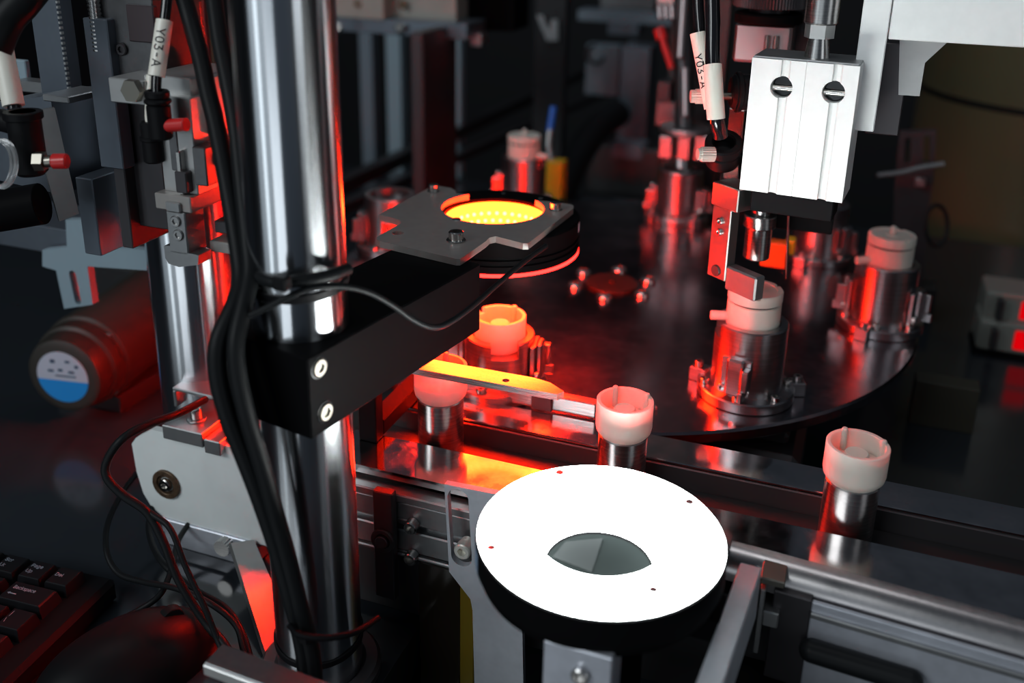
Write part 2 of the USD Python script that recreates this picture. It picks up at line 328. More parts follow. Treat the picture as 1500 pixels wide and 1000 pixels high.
def make_capped(label, loc, nozzle_az, rot=0.0, pin=True):
    t = Thing('capped_cup', label, 'plastic pump cup', loc, 'capped white cups')
    t.add('cup_wall', lathe([(0, 0), (RC - 0.0012, 0), (RC, 0.0012), (RC, 0.0163), (RC - 0.0010, 0.0170), (0, 0.0170)], 64), 'cup_white', local=True)
    t.add('gap_band', lathe([(0, 0.0169), (RC - 0.0012, 0.0169), (RC - 0.0012, 0.0185), (0, 0.0185)], 56), 'black_rubber', local=True, label='thin dark band in the gap between cup and cap')  # black band stands in for the dark gap under the cap
    cap = mani(mv(lathe([(0, 0.0168), (RC, 0.0168), (RC + 0.0003, 0.0175), (RC + 0.0003, 0.0232), (RC - 0.0004, 0.0242), (RC - 0.0035, 0.0242), (RC - 0.004, 0.0236), (0.005, 0.0236), (0.0045, 0.0242), (0, 0.0242)], 64), (0, 0, 0.0015)))
    for k in range(3): cap = cap - Manifold.cube([0.006, 0.0035, 0.004], True).translate([RC, 0, 0.0260]).rotate([0, 0, 40 + 120 * k + math.degrees(rot)])
    c = t.add('cap', cap, 'cup_white', local=True)
    t.add('cap_pin', lathe([(0, 0.0236), (0.0024, 0.0236), (0.0022, 0.0298), (0.0014, 0.0306), (0, 0.0306)], 18).apply_translation((0, 0, 0.0015)), 'cup_white', parent=c, local=True)
    a = math.radians(nozzle_az); d = np.array([math.cos(a), math.sin(a), 0])
    n = mani(along(cyl(0.0031, 0, 0.0125, 0.0005, 20), d * (RC - 0.002) + np.array([0, 0, 0.0052]), d)) - mani(along(cyl(0.0017, 0.008, 0.02, 0.0002, 16), d * (RC - 0.002) + np.array([0, 0, 0.0052]), d))
    t.add('nozzle', n, 'cup_white', local=True)
    return t
make_cup('open white cup glowing orange in the fixture under the red ring light', FX[1] + [0, 0, 0.030], (70,), notch=165)
make_capped('capped white cup held in the front right fixture under the gripper pad', FX[2] + [0, 0, 0.0515], 196)
make_capped('capped white cup in the fixture at the right edge of the turntable', FX[3] + [0, 0, 0.0515], 212, 0.5)
make_capped('capped white cup at the back of the turntable beside the yellow connector', FX[4] + [0, 0, 0.0515], -8, 0.9)

# ================================================================== CONVEYOR
RZ = 1.003
t = Thing('conveyor', 'steel conveyor with two polished rails and a black belt in front of the turntable', 'conveyor', (0.2, -0.29, TRAY))
XL, XR = -0.0835, 0.72
t.add('back_rail', box(XL, XR, -0.2664, -0.2396, RZ - 0.002, RZ), 'rail_steel')
def xprism(poly, x0, x1):
    m = prism(poly, x0, x1); M = np.eye(4); M[:3, :3] = [[0, 0, 1], [1, 0, 0], [0, 1, 0]]; m.apply_transform(M); return m
YI, YO = -0.3041, -0.3291
yy = [(YO + 0.0004, RZ), (YO, RZ)] + [(YO - 0.012 * math.sin(a), RZ - 0.012 + 0.012 * math.cos(a)) for a in np.linspace(0.2, PI / 2, 8)] + [(YO - 0.012, RZ - 0.016), (YO - 0.0105, RZ - 0.016)] + [(YO - 0.0105 * math.sin(a), RZ - 0.012 + 0.0105 * math.cos(a)) for a in np.linspace(PI / 2, 0.0, 8)] + [(YO + 0.0004, RZ - 0.0015)]
flat = [(YI, RZ), (YO - 0.0085, RZ), (YO - 0.0095, RZ - 0.001), (YO - 0.0095, RZ - 0.005), (YI, RZ - 0.005)]
t.add('front_rail', prism(Polygon([(XL, YI), (XR, YI), (XR, YO - 0.0734 * (XR - 0.15)), (0.152, YO), (0.152, YO - 0.0095), (XL, YO - 0.0095)]), RZ - 0.005, RZ), 'rail_steel', smooth=20)
def splay(m): return mv(rz(mv(m, (-0.15, 0.3386, 0)), math.radians(-4.2)), (0.15, -0.3386, 0))      # the front skirt splays out a little to the right
t.add('front_flange', splay(mv(xprism(Polygon(yy), 0.135, XR), (0, 0, -0.0002))), 'rail_steel_soft', smooth=50)
PK = 0.988
t.add('belt', box(XL, XR, -0.303, -0.268, PK - 0.005, PK), 'belt')
t.add('inner_wall', box(XL, XR, -0.268, -0.266, 0.94, RZ - 0.002), 'dark_metal')
t.add('inner_wall', box(XL, XR, -0.3051, -0.3031, 0.94, RZ - 0.0052), 'dark_metal')
t.add('frame', box(XL, XR, -0.337, -0.235, 0.905, 0.975), 'dark_frame')
for x in (-0.055, 0.3, 0.65): t.add('leg', box(x - 0.02, x + 0.02, -0.33, -0.26, BED if x < 0 else TRAY, 0.906), 'dark_frame')
# side of the frame, right part: polished sheet
t.add('side_panel', splay(box(0.1955, XR, -0.345, -0.342, 0.9388, 0.9914)), 'alu_blue')
t.add('panel_strip', splay(box(0.1955, XR, -0.347, -0.342, 0.9829, 0.9862)), 'alu_grey')
t.add('side_post', splay(box(0.177, 0.1955, -0.3455, -0.337, 0.931, 0.9923)), 'dark_metal')
t.add('lower_beam', splay(box(0.15, XR, -0.355, -0.323, 0.9265, 0.9388)), 'black_anod')
sa, sb = PY(1118, 862, -0.352), PY(1112, 956, -0.352)
t.add('side_strip', box(sa[0] - 0.0012, sa[0] + 0.0012, -0.353, -0.336, sb[2], sa[2], 0.0004), 'alu_light')
t.add('strip_clip', box(sa[0] + 0.0013, sa[0] + 0.009, -0.352, -0.336, sa[2] - 0.022, sa[2] - 0.013), 'alu_light'); t.add('strip_clip', box(sa[0] - 0.002, sa[0] + 0.010, -0.3515, -0.336, sa[2] + 0.002, sa[2] + 0.006), 'brass_nickel')
# side of the frame, left part: slotted profile behind the bracket
t.add('slot_profile', join(*[box(-0.068, 0.068, y, -0.3365, a, b, 0.0008) for y, a, b in ((-0.3475, 0.9902, 0.9954), (-0.3455, 0.9755, 0.9892), (-0.340, 0.9698, 0.9764), (-0.3455, 0.9565, 0.9707), (-0.3475, 0.9537, 0.956))]), 'alu_grey')
for (px, py) in ((606, 766), (606, 812)):
    p = PY(px, py, -0.3455); t.add('profile_screw', along(socket_bolt(0.0040, 0.006), p, (0, -1, 0)), 'bright_steel')
    t.add('slot_nut', box(p[0] - 0.02, p[0] - 0.003, -0.347, -0.3455, p[2] - 0.0018, p[2] + 0.0018), 'turned_steel')
a = PY(548, 715, -0.351); b = PY(580, 845, -0.351)
e = t.add('end_plate', box(a[0], b[0], -0.3535, -0.3476, b[2] - 0.015, a[2]), 'dark_metal')
p = PY(562, 790, -0.3535); t.add('end_bolt', along(join(ring(0.0045, 0.0075, 0, 0.002), cyl(0.004, 0, 0.0035)), p, (0, -1, 0)), 'dark_metal', parent=e)
# grip bar on the side panel
a = PY(1176, 925, -0.345); b = PY(1362, 978, -0.345)
gx0, gx1_ = a[0] + 0.006, b[0] - 0.008
cap = lathe([(0, 0)] + [(0.0059 * math.sin(w), 0.0059 - 0.0059 * math.cos(w)) for w in np.linspace(0.1, PI / 2, 7)] + [(0.0059 * math.sin(w), gx1_ - gx0 + 0.0059 - 0.0059 * math.cos(w)) for w in np.linspace(PI / 2, PI - 0.1, 7)] + [(0, gx1_ - gx0 + 0.0118)], 24)
single('grip_bar', splay(along(cap, (gx0 - 0.0059, -0.3512, 0.9680), (1, 0, 0))), 'black_rubber', 'black rounded rubber grip bar on the conveyor side panel', 'grip bar')
# pucks + cups on the conveyor
CY, CZ, KC = -0.2835, 1.0260, 0.935
xs = [P(627, 600, CZ)[0], P(907, 645, CZ)[0], P(1249, 708, CZ)[0]]
lab = [('steel puck on the conveyor below the guide plate, farthest left', 'open white cup lit red, on the conveyor below the guide plate'), ('steel puck just behind the bright white ring light', 'open white cup on the conveyor just behind the white ring light'), ('steel puck standing alone at the right of the conveyor', 'open white cup standing alone at the right of the conveyor')]
pegz = [(100, 200), (128, 40), (122, 25)]
puck = None
for i, x in enumerate(xs):
    loc = np.array([x, CY, PK])
    if puck is None:
        puck = Thing('conveyor_puck', lab[i][0], 'carrier puck', loc, 'pucks on the conveyor'); h = CZ - PK
        puck.add('puck_body', lathe([(0, 0), (0.0138, 0), (0.0142, 0.0006), (0.0142, h - 0.0006), (0.0136, h), (0, h)], 64), 'turned_steel', local=True)
    else: dup(puck, loc, 0, lab[i][0], 'pucks on the conveyor')
    make_cup(lab[i][1], (x, CY, CZ), pegz[i], k=KC)

# guide plate and the guide rail beneath it
GZ = 1.0525
top = [(470, 492), (622, 524), (783, 553), (806, 560), (826, 573), (816, 577), (763, 568), (600, 538), (470, 509)]
poly = Polygon([P(x, y, GZ)[:2] for x, y in top])
h = P(741, 557, GZ); poly = poly.difference(Point(h[0], h[1]).buffer(0.0021))
t = Thing('guide_plate', 'polished flat steel guide plate with one hole and an angled tip over the conveyor', 'guide plate', (-0.05, -0.3, 1.0485))
t.add('plate', prism(poly, GZ - 0.004, GZ), 'ground_steel', smooth=20)
t.add('support_post', box(-0.076, -0.064, -0.314, -0.3045, RZ, GZ - 0.004), 'matte_black')
gy_ = P(866, 612, 1.0040)[1]; gx1 = P(872, 612, 1.0040)[0]
t = Thing('guide_rail', 'steel side guide rail standing behind the back conveyor rail and the cups', 'guide rail', (0.03, gy_, 1.0035))
t.add('rail_body', box(-0.076, gx1, gy_, gy_ + 0.008, 1.0035, 1.0140), 'ground_steel')
t.add('rail_arm', box(-0.076, -0.064, -0.3044, gy_, 1.0035, 1.0140), 'matte_black')
hp = P(790, 592, 1.012)[0]
t.add('joint_plate', box(hp - 0.008, hp + 0.006, gy_ - 0.0025, gy_, 1.0035, 1.0138), 'dark_metal')

# white side plate of the conveyor's drive end, with its bearing
WY = -0.331
pl = [PY(x, y, WY) for x, y in ((193, 650), (199, 641), (222, 629), (400, 668), (430, 690), (430, 811), (385, 798), (262, 766), (240, 757), (222, 742), (210, 722), (200, 690))]
t = Thing('conveyor_end_plate', 'white painted side plate with rounded corner and a bearing bolt', 'side plate', (-0.19, WY, BED))
t.add('plate', vprism(Polygon([(p[0], p[2]) for p in pl]), WY, WY + 0.005), 'white_paint', smooth=20)
c = PY(245, 708, WY)
b = t.add('bearing', along(join(ring(0.0068, 0.0105, 0, 0.0022), ring(0.0052, 0.0066, 0, 0.0012)), c, (0, -1, 0)), 'rust', label='rusty round bearing ring')
t.add('bearing_bolt', along(join(socket_bolt(0.0046, 0.0035)), c, (0, -1, 0)), 'bright_steel', parent=b)
t.add('foot', box(-0.20, -0.125, WY + 0.0051, WY + 0.03, 0.922, 0.932), 'steel_blue')

# ================================================================== WHITE RING LIGHT
WC = np.array([0.0977, -0.3960]); WT = 1.038; KW = 0.9556
def W2(m):
    """profile drawn for a light of 122 mm with its face at z = 1.025"""
    m = tm(m).copy(); m.apply_translation([0, 0, -1.025]); m.apply_scale(KW); m.apply_translation([WC[0], WC[1], WT]); return m
t = Thing('ring_light_white', 'large bright white ring light in a black housing, facing up', 'ring light', (WC[0], WC[1], WT - 0.028))
t.add('housing', W2(lathe([(0.0262, 0.995), (0.050, 0.995), (0.0585, 1.003), (0.0612, 1.010), (0.0612, 1.0235), (0.0606, 1.0239), (0.0345, 1.0238), (0.0285, 1.0050), (0.0262, 1.0040), (0.0262, 0.995)], 96)), 'black_anod')
d = t.add('diffuser', W2(lathe([(0.0270, 1.006), (0.0325, 1.0246), (0.0332, 1.025), (0.0600, 1.025), (0.0604, 1.0245), (0.0600, 1.024), (0.0338, 1.024), (0.0275, 1.0058), (0.0270, 1.006)], 96)), 'white_led', label='glowing white diffuser ring with conical bore')
for (px, py) in ((716, 803), (957, 864), (1029, 729), (812, 681)):
    q = P(px, py, WT); q[:2] = WC + (q[:2] - WC) * min(1.0, 0.0525 / np.linalg.norm(q[:2] - WC)); t.add('screw', mv(cyl(0.0021, 0, 0.0006, 0.0002, 20), q), 'alu_grey', parent=d)
A = np.linspace(math.radians(196), math.radians(214), 9)
t.add('label_sticker', W2(trimesh.Trimesh(np.array([(0.0614 * math.cos(a), 0.0614 * math.sin(a), z) for z in (1.0105, 1.0215) for a in A]), np.array([f for i in range(8) for f in ((i, i + 1, 10 + i), (i, 10 + i, 9 + i))]), process=False)), 'sticker_blue', label='pale blue sticker on the housing side')
# camera under it
t = Thing('camera_lens', 'black upward looking camera lens under the white ring light', 'camera', (WC[0], WC[1], TRAY))
zb_ = WT - 0.0301 * KW
t.add('barrel', mv(join(cyl(0.0235, 0.94, zb_), cyl(0.0272, TRAY, 0.94)), (WC[0], WC[1], 0)), 'black_anod')
t.add('front_glass', W2(lathe([(0, 1.0055), (0.0262, 1.0050), (0.0262, 0.9950), (0, 0.9950)], 64)), 'lens_grey')
t.add('glass_pale_patch', W2(prism(Polygon([(-0.0235, -0.002), (-0.021, 0.012), (-0.004, 0.022), (-0.002, -0.006)]), 1.0056, 1.0058)), 'lens_light')  # paler flat polygon laid on the glass
# right bar carrying the ring light
zq = WT - 0.0285
q0, q1 = P(1100, 828, zq), P(1042, 993, zq)
t = Thing('ring_light_bar', 'grey aluminium flat bar running forward at the right of the white ring light', 'support bar', (q0[0], q0[1], TRAY))
bb = bar(q0 + (q0 - q1) * 0.01, q1 + (q1 - q0) * 0.3, 0.0105, 0.030); t.add('bar', mv(bb, (0, 0, -0.015)), 'alu_bright')
t.add('foot', box(q1[0] - 0.006, q1[0] + 0.008, q1[1] - 0.03, q1[1] + 0.03, TRAY, zq - 0.030), 'black_anod')
t.add('arm', box(WC[0] + 0.025, q0[0] - 0.008, -0.402, -0.382, zq - 0.012, zq + 0.0004), 'black_anod')
# slotted bracket at left
SY = -0.355
pl = [PY(x, y, SY) for x, y in ((653, 706), (752, 725), (752, 830), (767, 925), (769, 1040), (698, 1040), (694, 890), (691, 874), (660, 834))]
sl = [PY(x, y, SY) for x, y in ((673, 728), (678, 812))]
from shapely.geometry import LineString
pg = Polygon([(p[0], p[2]) for p in pl]).difference(LineString([(p[0], p[2]) for p in sl]).buffer(0.0062))
t = Thing('slotted_bracket', 'aluminium bracket plate with a long slot and screw, left of the white ring light', 'bracket', (0.01, SY, TRAY))
t.add('plate', vprism(pg, SY - 0.002, SY + 0.002), 'alu_bright', smooth=20)
p = PY(678, 806, SY - 0.002); t.add('slot_screw', along(join(cyl(0.0042, -0.004, 0), socket_bolt(0.0048, 0.006)), p + [0, 0.004, 0], (0, -1, 0)), 'nickel')
zl = min(p[2] for p in pl); xl = [p[0] for p in pl if p[2] < zl + 0.004]; t.add('foot', box(min(xl), max(xl), SY - 0.002, SY + 0.002, TRAY, zl), 'alu_blue')
p = PY(850, 975, -0.455)
t = Thing('lens_mount_block', 'grey blue mount block with one socket screw at the bottom below the white ring light', 'mount block', (p[0], -0.445, TRAY))
t.add('block', box(p[0] - 0.017, p[0] + 0.013, -0.453, -0.434, TRAY, p[2] + 0.006), 'alu_blue')
t.add('screw', along(socket_bolt(0.004, 0.003), (p[0], -0.453, p[2] - 0.006), (0, -1, 0)), 'turned_steel')
# smoked panel
b = PY(690, 850, -0.345)
t = Thing('smoked_panel', 'dark smoked plastic panel with an amber edge below the slotted profile', 'panel', (0, -0.345, TRAY))
t.add('panel', box(-0.021, b[0] - 0.006, -0.3475, -0.3435, TRAY, 0.9535), 'smoked')
t.add('edge', box(b[0] - 0.006, b[0] + 0.003, -0.3475, -0.3435, TRAY, 0.9535), 'smoked_edge', label='amber edge of the smoked panel')

# ================================================================== CHROME POSTS, CLAMP ARM, RED RING LIGHT
ZA = 1.116
post = P(441, 473, ZA); RP = 0.0236
single('chrome_post', mv(cyl(RP, BED, 1.62, 0.001, 96), (post[0], post[1], 0)), 'chrome', 'thick polished chrome post in the foreground carrying the black clamp arm', 'post')
single('post_base', mv(ring(RP + 0.0001, 0.034, BED, 0.908, 0.002), (post[0], post[1], 0)), 'dark_metal', 'round metal base collar at the foot of the foreground chrome post', 'base collar')
post2 = PD(290, 460, 0.66); RP2 = 0.0288
single('chrome_post', mv(cyl(RP2, BED, 1.42, 0.001, 96), (post2[0], post2[1], 0)), 'chrome', 'second chrome post behind, left of the cables and above the white side plate', 'post')
# clamp arm
k0 = P(450, 526, ZA); k1 = P(704, 386, ZA); ad = (k1 - k0); AL = np.linalg.norm(ad); ad /= AL; an = np.array([ad[1], -ad[0], 0])   # an: to the right
off = (post - k0) @ (-an); ALEN = AL; HW = 0.058; AH = 0.0425
arm_local = lambda m: along_arm(m)
def along_arm(m):
    M = np.eye(4); M[:3, 0] = -an; M[:3, 1] = ad; M[:3, 2] = [0, 0, 1]; M[:3, 3] = [k0[0], k0[1], 0]; m = tm(m).copy(); m.apply_transform(M)
    if np.linalg.det(M[:3, :3]) < 0: m.invert()
    return m
pu = off; pv = (post - k0) @ ad
# local u = leftwards from the right face, v = along the arm
blk = box(0, HW, 0, AL, ZA - AH, ZA, 0.0008) - Manifold.cylinder(0.2, RP + 0.0001, RP + 0.0001, 96).translate([pu, pv, ZA - 0.1])
blk = blk - box(-0.01, 0.012, -0.01, pv - RP * 0.2, ZA - AH * 0.5 - 0.0004, ZA - AH * 0.5 + 0.0004) if False else blk
t = Thing('clamp_arm', 'long black anodised clamp arm gripping the chrome post and holding the red ring light', 'clamp arm', (post[0], post[1], ZA - AH))
t.add('arm_block', along_arm(blk), 'black_anod')
for (px, py) in ((467, 538), (476, 603)):
    # point on the right face
    d = ray(px, py); s = ((k0 - CAM) @ an) / (d @ an); q = CAM + d * s
    sc = t.add('clamp_screw', along(socket_bolt(0.0047, 0.0016), q - an * 0.0002, an), 'brass_nickel')
    t.add('counterbore', along(ring(0.0048, 0.0056, 0, 0.0004, 0.0001), q, an), 'black_gloss', parent=sc)
# mounting plate
ZP = ZA + 0.0042
out = [(555, 314), (586, 322), (587, 327), (552, 347), (552, 350), (556, 353), (668, 379), (674, 379), (679, 376), (712, 353), (717, 348), (726, 346), (766, 356), (774, 356), (840, 305), (840, 301), (836, 299), (806, 295), (668, 283), (667, 279), (660, 275), (640, 272), (634, 272)]
poly = Polygon([P(x, y, ZP)[:2] for x, y in out]); RCN = P(722, 304, ZP)
poly = poly.difference(Point(RCN[0], RCN[1]).buffer(0.0345, 48)); hh = P(583, 341, ZP); poly = poly.difference(Point(hh[0], hh[1]).buffer(0.0036))
if poly.geom_type != 'Polygon': poly = max(poly.geoms, key=lambda g: g.area)
t = Thing('mounting_plate', 'flat grey metal mounting plate with a round cut-out on top of the black arm', 'mounting plate', (RCN[0], RCN[1], ZA))
t.add('plate', prism(poly, ZA + 0.0001, ZP), 'plate_grey', smooth=20)
for (px, py) in ((635, 276), (814, 303)): t.add('screw', mv(join(cyl(0.0044, 0, 0.0008), socket_bolt(0.0036, 0.0052)), P(px, py + 4, ZP)), 'bright_steel')
q = P(668, 352, ZP); t.add('screw', mv(join(cyl(0.0060, 0, 0.001), socket_bolt(0.0046, 0.0060)), q), 'bright_steel')
q = P(669, 321, ZP); t.add('flush_screw', mv(cyl(0.003, -0.0005, 0.0004), q), 'turned_steel')
# red ring light
RC2 = np.array([RCN[0] + 0.002, RCN[1] + 0.001]); RB = 1.0915; RR = 0.0565
W3 = lambda m: mv(m, (RC2[0], RC2[1], 0))
t = Thing('ring_light_red', 'red ring light in a black grooved housing shining down on the fixture below', 'ring light', (RC2[0], RC2[1], RB))
prof = [(0.0300, RB + 0.002), (RR - 0.001, RB + 0.002), (RR, RB + 0.003), (RR, RB + 0.007), (RR - 0.0012, RB + 0.0075), (RR - 0.0012, RB + 0.009), (RR, RB + 0.0095), (RR, RB + 0.011), (RR - 0.0012, RB + 0.0115), (RR - 0.0012, RB + 0.0128), (RR, RB + 0.0133), (RR, ZA - 0.001), (RR - 0.001, ZA), (0.0350, ZA), (0.0345, ZA - 0.0005), (0.0300, RB + 0.004), (0.0300, RB + 0.002)]
t.add('housing', W3(lathe(prof, 96)), 'black_anod')
t.add('led_wall', W3(lathe([(0.0344, ZA - 0.0022), (0.0298, RB + 0.004), (0.0293, RB + 0.004), (0.0339, ZA - 0.0022), (0.0344, ZA - 0.0022)], 96)), 'red_led_wall', label='glowing conical wall of red light emitting diodes')
dots = [mv(trimesh.creation.icosphere(1, 0.0013), (0.0320 * math.cos(a), 0.0320 * math.sin(a), RB + 0.0145)) for a in np.linspace(0, 2 * PI, 36, endpoint=False)]
dots += [mv(trimesh.creation.icosphere(1, 0.0013), (0.0308 * math.cos(a), 0.0308 * math.sin(a), RB + 0.0095)) for a in np.linspace(0.09, 2 * PI + 0.09, 36, endpoint=False)]
p = t.add('led_dots', W3(join(*dots)), 'red_led_dot'); stage.GetPrimAtPath(p).SetCustomDataByKey('kind', 'stuff')
t.add('down_diffuser', W3(ring(0.0300, RR - 0.0035, RB + 0.0002, RB + 0.0018)), 'red_led_down')
t.add('rim_diffuser', W3(ring(RR - 0.0034, RR + 0.0002, RB, RB + 0.0021)), 'red_led_rim', label='glowing pinkish red rim of the diffuser')
for k in range(3):
    a = math.radians(70 + 35 * k); t.add('top_screw', W3(mv(cyl(0.0018, ZA - 0.0002, ZA + 0.0005, 0.0002, 16), (0.048 * math.cos(a), 0.048 * math.sin(a), 0))), 'bright_steel')
q = PD(843, 322, 0.62); a = math.atan2(q[1] - RC2[1], q[0] - RC2[0])
A = np.linspace(-0.06, 0.06, 5) + math.radians(8)
t.add('label_sticker', W3(trimesh.Trimesh(np.array([((RR + 0.0002) * math.cos(x), (RR + 0.0002) * math.sin(x), z) for z in (ZA - 0.0075, ZA - 0.0015) for x in A]), np.array([f for i in range(4) for f in ((i, i + 1, 6 + i), (i, 6 + i, 5 + i))]), process=False)), 'label_white', label='small white sticker on the housing side')

# ------------------------------------------------------------------ cables around the foreground post
cab = [
 ('thick black cable leftmost in the bundle along the chrome post', 0.0044, [(267, -12, .50), (279, 30, .50), (294, 85, .495), (306, 140, .49), (318, 190, .485), (336, 285, .475), (350, 370, .467), (353, 412, .462), (342, 450, .455), (320, 500, .45), (319, 550, .45), (334, 610, .453), (358, 670, .458), (381, 730, .463), (408, 810, .471), (430, 890, .480), (444, 950, .488), (450, 1010, .49)]),
 ('thick black cable right of the bundle, falling from the clamp beside the chrome post', 0.0042, [(312, -12, .49), (322, 60, .485), (334, 120, .48), (346, 190, .475), (356, 285, .468), (363, 350, .463), (367, 400, .458), (358, 445, .452), (346, 500, .447), (349, 550, .447), (362, 610, .450), (383, 680, .456), (400, 740, .462), (420, 810, .470), (440, 890, .479), (456, 950, .487), (462, 1010, .49)]),
 ('black cable behind the two thick ones along the chrome post', 0.0036, [(364, 440, .460), (350, 470, .462), (331, 510, .462), (327, 560, .462), (340, 620, .464), (366, 690, .470), (392, 760, .477), (416, 830, .483), (434, 890, .488), (448, 950, .494), (456, 1010, .497)]),
]
for lb, r, pts in cab: single('cable', tube([PD(*q) for q in pts], r), 'black_rubber', lb, 'cable', 'cables along the chrome post')
single('cable', tube([PD(*q) for q in ((366, 462, .449), (388, 452, .447), (420, 436, .445), (455, 422, .447), (500, 419, .455), (540, 428, .466), (575, 447, .478), (605, 468, .489), (632, 479, .499), (655, 474, .510), (690, 450, .530), (730, 415, .556), (768, 383, .578), (800, 360, .594))], 0.0016), 'black_rubber', 'thin black lead from the red ring light curving along the arm', 'cable')
def tie(name_label, zc, pts_z, r, head_at, hz):
    t = Thing('zip_tie', name_label, 'zip tie', (post[0], post[1], zc))
    a = np.linspace(0, 2 * PI, 49)
    v = [(post[0] + r * math.cos(x), post[1] + r * math.sin(x), zc + 0.002 * math.sin(x + 1)) for x in a]
    band = lathe([(r - 0.0006, -0.0022), (r, -0.0022), (r + 0.0003, -0.0018), (r + 0.0003, 0.0018), (r, 0.0022), (r - 0.0006, 0.0022), (r - 0.0006, -0.0022)], 64)
    M = trimesh.transformations.rotation_matrix(0.10, [1, 0.4, 0]); band.apply_transform(M)
    t.add('band', mv(band, (post[0], post[1], zc)), 'black_plastic')
    t.add('lock_head', head_at, 'black_plastic'); return t
def post_z(py):
    lo, hi = 0.5, 1.6
    for _ in range(50):
        m = (lo + hi) / 2; d = np.array([post[0], post[1], m]) - CAM; y = PY0 - F * (d @ UP) / (d @ FWD)
        if y > py: lo = m
        else: hi = m
    return m
zt = post_z(405); q = PD(413, 414, 0.438)
tie('black zip tie round the chrome post above the clamp', zt, None, RP + 0.0008, cbox(q, (0.0075, 0.006, 0.007), 0.001), 0)
single('cable', tube([PD(*q) for q in ((372, 402, .459), (400, 413, .451), (440, 411, .447), (480, 404, .452), (510, 394, .463))], 0.0030), 'black_rubber', 'short black strap cable wrapped across the post at the zip tie', 'cable')
zt = post_z(925); q = PD(447, 934, 0.478)
t = tie('black zip tie round the chrome post near its foot', zt, None, RP + 0.0008, cbox(q, (0.006, 0.005, 0.005), 0.001), 0)
single('zip_tie_tail', tube([PD(*q) for q in ((424, 916, .476), (440, 930, .470), (480, 934, .470), (520, 926, .478), (554, 905, .497))], 0.0016), 'matte_black', 'slack black zip tie strap across the foot of the chrome post', 'zip tie')

# ================================================================== RIGHT: AIR CYLINDER, GRIPPER, L BRACKET
o = PD(1083, 277, 0.578); ca = math.radians(-5); ex = np.array([math.cos(ca), math.sin(ca), 0]); ey = np.array([-ex[1], ex[0], 0])
def loc_cyl(m):
    M = np.eye(4); M[:3, 0], M[:3, 1], M[:3, 2], M[:3, 3] = ex, ey, [0, 0, 1], o; m = tm(m).copy(); m.apply_transform(M); return m
CW, CH, CD = 0.0585, 0.0775, 0.034
g = [0.0165, 0.0445]
sec = sbox(0, 0, CW, CD)
for gx in g: sec = sec.difference(Polygon([(gx, -1e-3), (gx + 0.0002, 0.0026), (gx + 0.002, 0.0030), (gx + 0.0042, 0.0020), (gx + 0.0058, -1e-3)]))
sec = sec.difference(Polygon([(0.0300, -1e-3), (0.0302, 0.0008), (0.0307, 0.0008), (0.0309, -1e-3)]))
body = mani(prism(sec, 0, CH))
for cx_ in (0.0178, 0.0462): body = body - Manifold.cylinder(0.012, 0.0062, 0.0062, 40).rotate([-90, 0, 0]).translate([cx_, -0.002, CH - 0.0155])
t = Thing('air_cylinder', 'white aluminium pneumatic cylinder with two slots and two counterbores at upper right', 'air cylinder', o + [0.02, 0.01, 0])
t.add('cylinder_body', loc_cyl(body), 'alu_white', smooth=20)
for cx_ in (0.0178, 0.0462):
    s = t.add('mounting_screw', loc_cyl(along(cyl(0.0058, 0, 0.003, 0.0005), (cx_, 0.010, CH - 0.0155), (0, -1, 0))), 'black_gloss')
    t.add('cross_pin', loc_cyl(rod((cx_ - 0.006, 0.005, CH - 0.0165), (cx_ + 0.006, 0.005, CH - 0.0165), 0.0016)), 'bright_steel', parent=s)
t.add('top_plate', loc_cyl(box(0.0005, CW - 0.0005, 0.0005, CD - 0.0005, CH, CH + 0.0012)), 'alu_grey')
rx, ry = 0.0330, 0.014
r_ = t.add('piston_rod', loc_cyl(mv(lathe([(0, CH), (0.0072, CH), (0.0055, CH + 0.012), (0, CH + 0.012)], 40), (rx, ry, 0))), 'turned_steel')
t.add('lock_nut', loc_cyl(tm(Manifold.cylinder(0.0075, 0.0082, 0.0082, 6).translate([rx, ry, CH + 0.012]))), 'alu_light', parent=r_, smooth=False)
t.add('coupling', loc_cyl(mv(cyl(0.0092, CH + 0.0195, CH + 0.09, 0.001), (rx, ry, 0))), 'turned_steel', parent=r_)
# gripper hanging under the cylinder
t = Thing('gripper', 'dark pneumatic gripper with red lit finger and rubber pad over the capped cup', 'gripper', o + [0.02, 0.01, -0.06])
t.add('gripper_body', loc_cyl(box(0.006, CW - 0.005, 0.006, CD - 0.004, -0.014, 0)), 'matte_black')
FX0 = 0.62
a = PD(1063, 290, .60); 
def fpx(px, py, Z=0.60): return PD(px, py, Z)
def slab(p0, p1, depth, yaw=0.0, th=None):
    """box whose camera-facing -y face runs between two corner points, going back by depth"""
    return box(p0[0], p1[0], min(p0[1], p1[1]), min(p0[1], p1[1]) + depth, p0[2], p1[2])
Yf = a[1]
g0 = PD(1043, 296, 0.605); ga = math.radians(-36); gx = np.array([math.cos(ga), math.sin(ga), 0]); gy = np.array([-gx[1], gx[0], 0])
def gl(m):
    M = np.eye(4); M[:3, 0], M[:3, 1], M[:3, 3] = gx, gy, g0; m = tm(m).copy(); m.apply_transform(M); return m
t.add('carriage', gl(box(0.0, 0.022, -0.001, 0.018, -0.001, 0.0135)), 'finger_steel')
t.add('finger', gl(box(0.001, 0.0165, 0.0, 0.008, -0.0475, -0.0011)), 'finger_steel', label='vertical steel gripper finger, its broad face lit red')
t.add('pad', gl(box(0.0160, 0.041, 0.0006, 0.0090, -0.0525, -0.037, 0.001)), 'alu_grey')
for zz in (-0.010, -0.017): t.add('finger_screw', gl(along(socket_bolt(0.0022, 0.0018), (0.0085, 0, zz), (0, -1, 0))), 'bright_steel')
